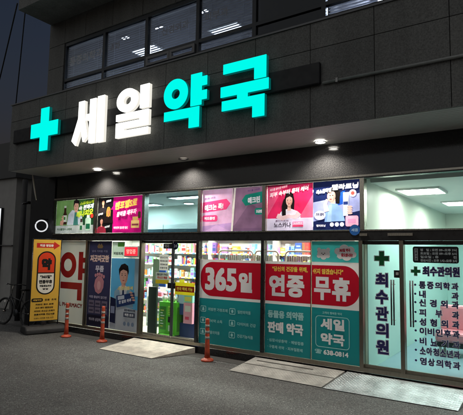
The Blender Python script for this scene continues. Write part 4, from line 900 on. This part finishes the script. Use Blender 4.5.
for x, z, r in ((-2.82, 1.95, .065), (-2.72, 1.99, .08), (-2.62, 1.97, .07), (-2.58, 1.90, .06), (-2.68, 1.87, .08), (-2.78, 1.88, .06)): A.oval('bubble', x, z, r, r * .85, CREAM, 20)
A.poly('bubble', [(-2.85, 1.86), (-2.78, 1.89), (-2.76, 1.84)], CREAM)
A.text('lettering', '365일 약국', -2.80, 1.94, -2.62, 1.995, V(190, 40, 60, 0), bold=.05); A.text('lettering', '찾으셨나요?', -2.77, 1.865, -2.58, 1.92, V(190, 40, 60, 0), bold=.05)
A.frame('frame', -3.21, .42, -2.64, .915, .06, .011, PT)
A.text('lettering', '고객이 행복한 약국', -3.09, .945, -2.76, .985, PT, bold=.03); A.text('lettering', '세일', -3.12, .70, -2.72, .88, LW, bold=.05); A.text('lettering', '약국', -3.12, .47, -2.72, .65, LW, bold=.05)
A.text('lettering', '☎', -3.22, .315, -3.10, .385, PT, bold=.03); A.text('lettering', '638-0814', -3.07, .31, -2.66, .385, LW, bold=.05); A.done()

# door stickers
A = Art('door_sticker', 'round black sticker beside a small dark plate high on the pharmacy door', 'sticker', (0, .002, 0))
A.rect('plate', -6.55, 1.96, -6.29, 2.06, V(50, 50, 52, .1)); A.text('lettering', '약국', -6.52, 1.975, -6.40, 2.045, V(210, 210, 210, .1), bold=.05); A.oval('disc', -6.235, 2.015, .075, .075, V(24, 30, 62, .1)); A.text('lettering', '24', -6.28, 1.985, -6.19, 2.045, V(220, 220, 230, .1), bold=.04); A.done()
A = Art('door_notice', 'white notice of small grey lettering on the pharmacy door', 'notice', (0, .002, 0))
A.rect('sheet', -6.65, 1.52, -6.41, 1.84, V(210, 212, 205, .4))
for k, s in enumerate(('영업시간 안내', '평일 09:00~22:00', '토요일 09:00~22:00', '연중무휴')): A.text('lettering', s, -6.63, 1.76 - k * .07, -6.43, 1.80 - k * .07, V(70, 70, 75, .2), bold=.04)
A.done()
A = Art('door_notice', 'grey and yellow notice above the green carton on the pharmacy door', 'notice', (0, .002, 0))
A.rect('sheet', -6.74, 1.25, -6.38, 1.48, V(165, 175, 165, .4)); A.rect('sheet', -6.74, 1.25, -6.38, 1.33, V(225, 205, 50, .4)); A.text('lettering', '문을 밀어 주세요', -6.71, 1.41, -6.41, 1.46, V(60, 60, 60, .2), bold=.04); A.text('lettering', '마스크 착용', -6.69, 1.345, -6.43, 1.40, V(200, 50, 50, .2), bold=.05); A.done()
A = Art('door_notice', 'yellow strip with dark red lettering on the right pharmacy door', 'notice', (0, .002, 0))
A.rect('sheet', -6.22, 1.06, -5.72, 1.30, V(228, 215, 40, .4)); A.rect('sheet', -6.20, 1.12, -5.73, 1.23, V(150, 40, 30, .3)); A.text('lettering', '전국 택배 가능', -6.17, 1.14, -5.77, 1.21, V(240, 220, 90, .3), bold=.05); A.rect('sheet', -6.1, 1.30, -5.98, 1.36, V(230, 230, 60, .4)); A.done()
A = Art('frame_sticker', 'round blue sticker on the transom bar below the navy poster', 'sticker', (0, -0.057, 0))
A.oval('disc', -2.53, 2.285, .085, .085, V(40, 95, 165, .05)); A.text('lettering', '세콤', -2.585, 2.26, -2.475, 2.31, V(160, 195, 230, .05), bold=.04); A.done()

# clinic door lettering
INDIGO = ink((0.035, 0.028, 0.13)); HALO = ink((0.72, 0.8, 0.82)); GR = ink((0.01, 0.16, 0.045))
A = Art('door_lettering', 'green cross above the vertical clinic name 최수관의원 on the narrow glass door', 'lettering', (0, .006, 0))
cross(A, 'cross', -2.135, 1.85, .118, .043, HALO); cross(A, 'cross', -2.135, 1.85, .105, .034, GR)
for ch, z1 in zip('최수관의원', (1.645, 1.39, 1.145, .90, .655)):
    A.text('lettering', ch, -2.245, z1 - .235, -2.035, z1 - .005, HALO, bold=.085); A.text('lettering', ch, -2.235, z1 - .225, -2.045, z1 - .015, INDIGO, bold=.045)
A.done()
A = Art('door_lettering', 'list of clinic departments in indigo lettering on the wide glass door', 'lettering', (0, .006, 0))
cross(A, 'cross', -1.645, 1.675, .07, .025, HALO); cross(A, 'cross', -1.645, 1.675, .062, .02, GR)
A.text('lettering', '최수관의원', -1.555, 1.605, -1.055, 1.755, HALO, bold=.075); A.text('lettering', '최수관의원', -1.55, 1.61, -1.06, 1.75, INDIGO, bold=.04)
for s, z in zip(('통증의학과', '내과', '신경외과', '피부과', '성형외과', '이비인후과', '비뇨기과', '소아청소년과', '영상의학과'), (1.48, 1.35, 1.23, 1.09, .96, .83, .69, .56, .415)):
    A.oval('bullet#%d' % int(z * 100), -1.655, z, .016, .016, INDIGO, 12); n_ = len(s); w = min(.088, .52 / n_ - .01); gap = (.52 - w) / (n_ - 1)
    for k, ch in enumerate(s):
        x = -1.60 + k * gap
        A.text('lettering', ch, x - .005, z - .056, x + w + .005, z + .056, HALO, bold=.065); A.text('lettering', ch, x, z - .051, x + w, z + .051, INDIGO, bold=.03)
A.done()
A = Art('hours_plate', 'black clinic hours plate with white lettering at the top of the wide glass door', 'sign', (0, .006, 0))
A.rrect('plate', -1.68, 1.80, -1.065, 2.035, .03, ink((.012, .014, .016))); LT = ink((.62, .68, .68))
A.rect('lettering', -1.655, 1.83, -1.61, 2.005, LT)
for k, ch in enumerate('진료시간'): A.text('lettering', ch, -1.647, 1.965 - k * .043, -1.618, 2.0 - k * .043, ink((.02, .02, .02)), bold=.05)
for k, s in enumerate(('평   일 : 오전 09~오후 7시', '토요일 : 오전 09~오후 5시', '일요일 : 휴            진', '점심시간 : 오후 1시~오후 2시')): A.text('lettering', s, -1.575, 1.965 - k * .05, -1.09, 2.005 - k * .05, LT, bold=.05)
A.done()
t = thing('door_keypad', 'small black access keypad between the two clinic doors', 'keypad', (-1.90, -.004, 1.62))
m = MB(); m.box(-.05, .05, -.02, 0.0, -.05, .06, BLACK); m.build('case', t, bevel=.004); m = MB(); m.box(-.02, .02, -.024, -.0205, -.01, .03, pbr('keypad_mark', (.45, .42, .4), .5)); m.build('reader', t)

# ------------------------------------------------------------------ ramps
def ramp(name, label, p, mat, group, lines=None, zr=0.115):
    """p: front-left, front-right, back-right, back-left ground positions; wedge rising to the sill"""
    t = thing(name, label, 'ramp', (0, 0, 0), 0, group)
    fl, fr_, br, bl = p
    m = MB(); lo, top = 0.012, zr
    vs = [(*fl, 0.006), (*fr_, 0.006), (*br, 0.006), (*bl, 0.006), (*fl, lo), (*fr_, lo), (*br, top), (*bl, top)]
    m.add(vs, [(0, 3, 2, 1), (4, 5, 6, 7), (0, 1, 5, 4), (1, 2, 6, 5), (2, 3, 7, 6), (3, 0, 4, 7)], mat); m.build('deck', t)
    if lines:
        FL, FR_, BR, BL_ = [Vector(v) for v in vs[4:]]
        def at(u, v): return FL.lerp(FR_, u).lerp(BL_.lerp(BR, u), v)
        m = MB()
        for (u0, v0, u1, v1, mt) in lines:
            q = [at(u0, v0), at(u1, v0), at(u1, v1), at(u0, v1)]
            m.add([(a.x, a.y, a.z + 0.003) for a in q], [(0, 1, 2, 3)], mt)
        m.build('tread_strip', t)
    return t
def plate_mat(name, col, metal, sc):
    m, nt, out = new_mat(name)
    b = nt.nodes.new('ShaderNodeBsdfPrincipled'); b.inputs['Metallic'].default_value = metal; b.inputs['Roughness'].default_value = .42
    tc = nt.nodes.new('ShaderNodeTexCoord'); v = nt.nodes.new('ShaderNodeTexVoronoi'); v.inputs['Scale'].default_value = sc; v.inputs['Randomness'].default_value = 0.0
    mp = nt.nodes.new('ShaderNodeMapping'); mp.inputs['Rotation'].default_value = (0, 0, .785); mp.inputs['Scale'].default_value = (1, 1, 0)
    nt.links.new(tc.outputs['Object'], mp.inputs['Vector']); nt.links.new(mp.outputs[0], v.inputs['Vector'])
    r = nt.nodes.new('ShaderNodeMapRange'); r.inputs['From Min'].default_value = .2; r.inputs['From Max'].default_value = .4; r.inputs['To Min'].default_value = 1; r.inputs['To Max'].default_value = 0
    nt.links.new(v.outputs['Distance'], r.inputs['Value'])
    n = nt.nodes.new('ShaderNodeTexNoise'); n.inputs['Scale'].default_value = 5; n.inputs['Detail'].default_value = 6; nt.links.new(tc.outputs['Object'], n.inputs['Vector'])
    a = nt.nodes.new('ShaderNodeMapRange'); a.inputs['From Min'].default_value = .3; a.inputs['From Max'].default_value = .7; a.inputs['To Min'].default_value = .65; a.inputs['To Max'].default_value = 1.2; nt.links.new(n.outputs['Fac'], a.inputs['Value'])
    sc_ = nt.nodes.new('ShaderNodeVectorMath'); sc_.operation = 'SCALE'; sc_.inputs[0].default_value = col; nt.links.new(a.outputs[0], sc_.inputs['Scale']); nt.links.new(sc_.outputs[0], b.inputs['Base Color'])
    bp = nt.nodes.new('ShaderNodeBump'); bp.inputs['Strength'].default_value = .8; bp.inputs['Distance'].default_value = .006; nt.links.new(r.outputs[0], bp.inputs['Height']); nt.links.new(bp.outputs[0], b.inputs['Normal'])
    nt.links.new(b.outputs[0], out.inputs['Surface'])
    return m
CONC = pbr('worn_concrete', (.42, .39, .34), .75, noise=.38, scale=6, bump=.25, bscale=60)
CHECK = plate_mat('chequer_plate', (.50, .53, .54), .75, 24); CHECK2 = plate_mat('sandy_chequer_plate', (.41, .395, .365), .15, 26)
DK = pbr('ramp_seam', (.05, .045, .04), .8)
ramp('entrance_ramp', 'pale concrete ramp in front of the pharmacy doors', [(-7.31, -.90), (-5.95, -.90), (-5.62, -.07), (-7.22, -.07)], CONC, None, None)
ramp('entrance_ramp', 'sandy brown ramp plate beside the shiny metal ramp', [(-4.38, -.76), (-2.79, -.76), (-2.70, -.07), (-4.30, -.07)], CHECK2, None, [(.0, .52, 1, .545, DK), (.08, .78, .72, .83, DK)])
ramp('entrance_ramp', 'shiny metal chequer plate ramp in front of the clinic doors', [(-2.76, -.78), (-1.02, -.70), (-.98, -.07), (-2.66, -.07)], CHECK, None, None)

# ------------------------------------------------------------------ delineator posts
t0 = thing('delineator_post', 'orange delineator post standing in front of the pale PHARMACY film', 'post', (-8.89, -.47, 0), 0, 'orange posts along the shopfront')
m = MB(); m.lathe([(.11, .004), (.11, .02), (.10, .035), (.065, .045), (.052, .06)], ORANGE, n=28); m.build('base', t0)
m = MB(); m.lathe([(.052, .06), (.042, .2), (.036, .60), (.036, .71), (.030, .73), (.012, .735)], ORANGE, n=24); m.build('pole', t0)
for z in (.38, .48, .585): m = MB(); m.lathe([(.0405, z), (.0395, z + .045)], REFLECT, n=24); m.build('reflective_band', t0)
for (x, y, lb, tilt) in ((-7.85, -.37, 'orange delineator post standing in front of the blue medicine poster', .01), (-5.08, -.41, 'orange delineator post standing in front of the 365 banner', -.012)):
    o = copy_tree(t0); o.location = (x, y, 0); o['label'] = lb; o.rotation_euler = (0, tilt, 1.0)

# ------------------------------------------------------------------ yellow banner stand
u = Vector((.26, .75, 0)).normalized(); rz = math.atan2(u.y, u.x)
A = Art('banner_stand', 'yellow pharmacy banner stand with a black water-filled base', 'banner stand', (-9.80, -.42, 0), rz, start=.012)
YW = ink(srgb(214, 170, 66)); K = ink((.012, .012, .012)); RO = ink(srgb(205, 62, 30)); RR = ink(srgb(185, 40, 34)); OW = ink(srgb(225, 222, 210))
w = .31; zb, zt = .27, 2.13; H = zt - zb
A.rect('banner', -w, zb, w, zt, YW)
A.poly('arrow', [(-.24, zt - .19), (.15, zt - .19), (.15, zt - .23), (.29, zt - .135), (.15, zt - .04), (.15, zt - .08), (-.24, zt - .08)], RR); A.text('lettering', '지금 영업중', -.17, zt - .165, .14, zt - .105, OW, bold=.06)
A.rrect('capsule', -.21, .86, .21, 1.86, .205, K, n=14); A.rrect('capsule', -.18, .89, .18, 1.83, .178, OW, n=14); A.rrect('capsule', -.18, 1.36, .18, 1.83, .178, RO, (0, 0, 1, 1), 14)
A.text('lettering', '약', -.115, 1.42, .12, 1.70, K, bold=.07); A.rect('capsule', -.18, 1.345, .18, 1.37, K)
A.text('lettering', '"365일"', -.13, 1.23, .13, 1.31, K, bold=.06); A.text('lettering', '연중무휴', -.15, 1.11, .15, 1.20, K, bold=.06); A.text('lettering', '아침/점심/저녁', -.13, 1.035, .13, 1.085, K, bold=.05); A.text('lettering', '영업', -.06, .97, .06, 1.01, K, bold=.05)
A.rrect('badge', -.29, .70, -.04, .78, .035, K); A.text('lettering', '세일약국', -.26, .72, -.07, .76, YW, bold=.05); A.text('lettering', '진료  조제', 0.0, .72, .26, .765, K, bold=.03)
for k, s in enumerate(('처방전 접수 조제', '소아 성인 영양상담', '비타민 유산균 오메가', '동물의약품 건강식품')): A.text('lettering', s, -.2 - .02 * (k // 2), .62 - k * .075, .2 + .04 * (k // 2), .66 - k * .075, K, bold=.04)
A.text('lettering', '언제나 가까운 이웃 약국', -.22, .31, .22, .345, K, bold=.02)
t = A.done()
m = MB()
for s in (-1, 1): m.tube([(s * (w + .012), .0, .16), (s * (w + .012), .0, zt + .02)], .014, BLACK, 10)
m.tube([(-w - .012, 0, zt + .012), (w + .012, 0, zt + .012)], .012, BLACK, 10); m.tube([(-w - .012, 0, zb - .012), (w + .012, 0, zb - .012)], .012, BLACK, 10); m.build('frame', t)
m = MB()
pr = [(-.26, .0), (-.25, .10), (-.16, .17), (.16, .17), (.25, .10), (.26, .0)]
a = [(-.44, y, z + .002) for y, z in pr]; b = [(.44, y, z + .002) for y, z in pr]; nn = len(pr)
m.add(a + b, [list(range(nn)), [nn + k for k in range(nn)][::-1]] + [(k, k + nn, (k + 1) % nn + nn, (k + 1) % nn) for k in range(nn)], RUBBER); m.build('base', t, bevel=.03)
m = MB(); m.box(-.05, .05, -.05, .05, .171, .25, BLACK); m.build('bracket', t)

# ------------------------------------------------------------------ LED ring, hanging cable, drain pipe
m = MB(); pts = [(-10.41 + .135 * .57 * math.cos(2 * PI * k / 40), -.19 + .135 * .82 * math.cos(2 * PI * k / 40), 2.48 + .135 * math.sin(2 * PI * k / 40)) for k in range(40)]
m.tube(pts, .017, emit('ring_lamp', (.95, .97, 1.0), .62), 10, True); t = thing('ring_lamp', 'white glowing ring lamp on the black granite pillar', 'ring lamp', (0, 0, 0)); m.build('ring', t)
m = MB(); m.box(-10.43, -10.39, -.21, -.031, 2.635, 2.66, BLACK); m.build('bracket', t)
m = MB(); m.tube([(-10.43, -.5, 3.712), (-10.40, -.5, 3.62), (-10.33, -.5, 3.40), (-10.27, -.5, 3.22), (-10.22, -.5, 3.08)], [.012, .016, .02, .016, .012], pbr('white_cable', (.55, .53, .47), .5, noise=.1, scale=10), 8)
tag(m.build('hanging_cable'), 'white bent cable hanging under the left end of the canopy', 'cable')
m = MB(); m.tube([(-11.9, .25, .0), (-11.9, .25, 3.8)], .07, pbr('pipe_dark', (.03, .03, .032), .6, noise=.1, scale=8), 14); tag(m.build('drain_pipe'), 'dark drain pipe standing in the gap left of the granite pillar', 'pipe')
t = thing('security_camera', 'small dark security camera on the wall of the gap left of the pillar', 'camera', (-11.3, -.0, 3.1)); m = MB(); m.tube([(0, -.03, 0), (0, -.17, -.03)], .03, BLACK, 12); m.build('body', t); m = MB(); m.tube([(0, -.171, -.03), (0, -.178, -.032)], .018, pbr('lens', (.3, .3, .32), .1), 12); m.build('lens', t); m = MB(); m.box(-.02, .02, -.031, .05, -.02, .05, BLACK); m.build('bracket', t)

# overhead cables at the left
def sag(a, b, s, n=14):
    a, b = Vector(a), Vector(b); return [a.lerp(b, k / n) - Vector((0, 0, s * 4 * (k / n) * (1 - k / n))) for k in range(n + 1)]
CB = pbr('cable_rubber', (.008, .008, .009), .6)
m = MB(); m.tube(sag((-9.2, -1.88, 7.1), (-12.6, -.6, 4.6), .05), .014, CB, 6); tag(m.build('overhead_cable'), 'thin black overhead cable, the left of two slanting beside the upper storey', 'cable')
m = MB(); m.tube(sag((-9.19, -1.70, 6.98), (-10.50, -1.0, 5.28), .02), .012, CB, 6); tag(m.build('overhead_cable'), 'thin black cable dropping from the overhang to the coping end', 'cable')

# ------------------------------------------------------------------ neighbouring building and alley
N = thing('neighbour_building', 'low grey rendered building left of the pharmacy with a dark parapet', 'building', (0, 0, 0))
m = MB(); m.box(-26, -14.35, 1.5, 9, 0, 4.22, pbr('grey_render', (.34, .34, .325), .85, noise=.12, scale=4, bump=.1)); m.build('wall', N)
m = MB(); m.box(-26.1, -14.25, 1.4, 9, 4.221, 5.42, pbr('parapet_panel', (.075, .078, .08), .6, noise=.15, scale=3)); m.build('parapet', N)
m = MB(); m.box(-26.0, -14.33, 1.44, 1.499, 2.0, 2.03, pbr('render_joint', (.12, .12, .12), .8)); m.build('ledge', N)
t = thing('light_box_sign', 'tall white lit sign panel on the grey neighbouring wall', 'lit sign', (-15.60, 1.41, .3)); m = MB(); m.box(0, .62, 0, .09, 0, 2.95, METAL_DARK); m.build('case', t); m = MB(); m.box(.02, .60, -.006, -.001, .02, 2.93, emit('sign_panel_light', (.92, .95, 1), .85)); m.build('face', t)
m = MB(); m.box(-14.3, -11.16, 3.0, 3.2, 0, 3.6, pbr('alley_wall_paint', (.05, .05, .055), .85, noise=.2, scale=3)); tag(m.build('alley_wall'), 'dark low wall closing the gap between the two buildings', 'wall')

# ------------------------------------------------------------------ bicycle
t = thing('bicycle', 'black city bicycle parked against the granite pillar', 'bicycle', (-11.62, -.33, 0))
BK = pbr('bike_paint', (.015, .016, .018), .3, noise=.1, scale=10); R = .33
for x, lean in ((0.0, 0), (1.02, 0)):
    m = MB(); m.tube([(x + R * math.cos(2 * PI * k / 36), 0, R + .004 + R * math.sin(2 * PI * k / 36) * .97) for k in range(36)], .024, RUBBER, 8, True); wh = m.build('wheel', t)
    m = MB(); m.tube([(x + (R - .025) * math.cos(2 * PI * k / 36), 0, R + .004 + (R - .025) * math.sin(2 * PI * k / 36) * .97) for k in range(36)], .010, METAL_DARK, 6, True); m.build('rim', wh)
    m = MB()
    for k in range(14): an = 2 * PI * k / 14; m.tube([(x, 0, R), (x + (R - .03) * math.cos(an), 0, R + (R - .03) * math.sin(an))], .0016, METAL_DARK, 5)
    m.tube([(x, -.04, R), (x, .04, R)], .02, STEEL, 10); m.build('spokes', wh)
m = MB()
for a, b, r in (((.0, 0, R), (.20, 0, .82), .014), ((.17, 0, .74), (.52, 0, .32), .017), ((.16, 0, .70), (.62, 0, .62), .015), ((.52, 0, .32), (.66, 0, .80), .016), ((1.02, 0, R), (.62, 0, .66), .010), ((1.02, 0, R), (.52, 0, .32), .010)): m.tube([a, b], r * 1.25, BK, 10)
m.build('frame', t)
m = MB(); m.tube([(.20, 0, .82), (.21, 0, .98)], .012, STEEL, 8); m.tube([(.36, -.27, 1.0), (.24, -.2, 1.02), (.21, 0, .99), (.24, .2, 1.02), (.36, .27, 1.0)], .011, BK, 8); m.build('handlebar', t)
m = MB(); m.add([(.56, -.03, .9), (.56, .03, .9), (.84, .09, .92), (.84, -.09, .92), (.58, -.02, .86), (.58, .02, .86), (.82, .06, .87), (.82, -.06, .87)], [(0, 1, 2, 3), (4, 7, 6, 5), (0, 4, 5, 1), (1, 5, 6, 2), (2, 6, 7, 3), (3, 7, 4, 0)], RUBBER); m.build('saddle', t, bevel=.015)
m = MB(); m.tube([(.66, 0, .80), (.685, 0, .87)], .012, STEEL, 8); m.build('seat_post', t)
m = MB(); m.lathe([(.09, -.006), (.09, .006)], METAL_DARK, n=24); o = m.build('crank', t); o.location = (.52, -.03, .32); o.rotation_euler = (PI / 2, 0, 0)
m = MB(); m.box(-.02, .02, -.03, -.02, .55, .61, pbr('reflector', (.7, .7, .68), .2)); m.build('reflector', t)
t.rotation_euler = (math.radians(-6), 0, math.radians(2))

# ------------------------------------------------------------------ camera, light, sky
cam = bpy.data.cameras.new('camera'); co = bpy.data.objects.new('camera', cam); COL.objects.link(co)
cam.sensor_width = 36; cam.sensor_fit = 'HORIZONTAL'; cam.lens = 36 * 473.89 / 463; cam.clip_end = 1000; cam.clip_start = 0.05
co.matrix_world = Matrix.Translation((0, -7.28, 1.895)) @ Matrix.Rotation(math.radians(33.9214), 4, 'Z') @ Matrix.Rotation(math.radians(90 + 5.4746), 4, 'X') @ Matrix.Rotation(math.radians(0.9707), 4, 'Z')
S.camera = co
W_ = bpy.data.worlds.new('World'); S.world = W_; W_.use_nodes = True; nt = W_.node_tree
sky = nt.nodes.new('ShaderNodeTexSky'); sky.sky_type = 'NISHITA'; sky.sun_disc = False
SUN_EL, SUN_AZ = -1.2, 160.0
sky.sun_elevation = math.radians(SUN_EL); sky.sun_rotation = math.radians(SUN_AZ); sky.altitude = 50; sky.air_density = 1.2; sky.dust_density = 1.0; sky.ozone_density = 2.0
nt.links.new(sky.outputs['Color'], nt.nodes['Background'].inputs['Color']); nt.nodes['Background'].inputs['Strength'].default_value = 0.13
sl = bpy.data.lights.new('dusk_glow', 'SUN'); sl.energy = 0.5; sl.angle = math.radians(120); sl.color = (1.0, 0.97, 0.92)
so = bpy.data.objects.new('dusk_glow', sl); COL.objects.link(so)
so.rotation_euler = (math.radians(24), 0, math.radians(-12))      # last glow of dusk from behind the viewer
S.view_settings.view_transform = 'Standard'; S.view_settings.look = 'None'; S.view_settings.gamma = 1; S.view_settings.exposure = 0.35
S.cycles.use_denoising = True
S.cycles.max_bounces = 8; S.cycles.transparent_max_bounces = 24; S.cycles.sample_clamp_indirect = 6
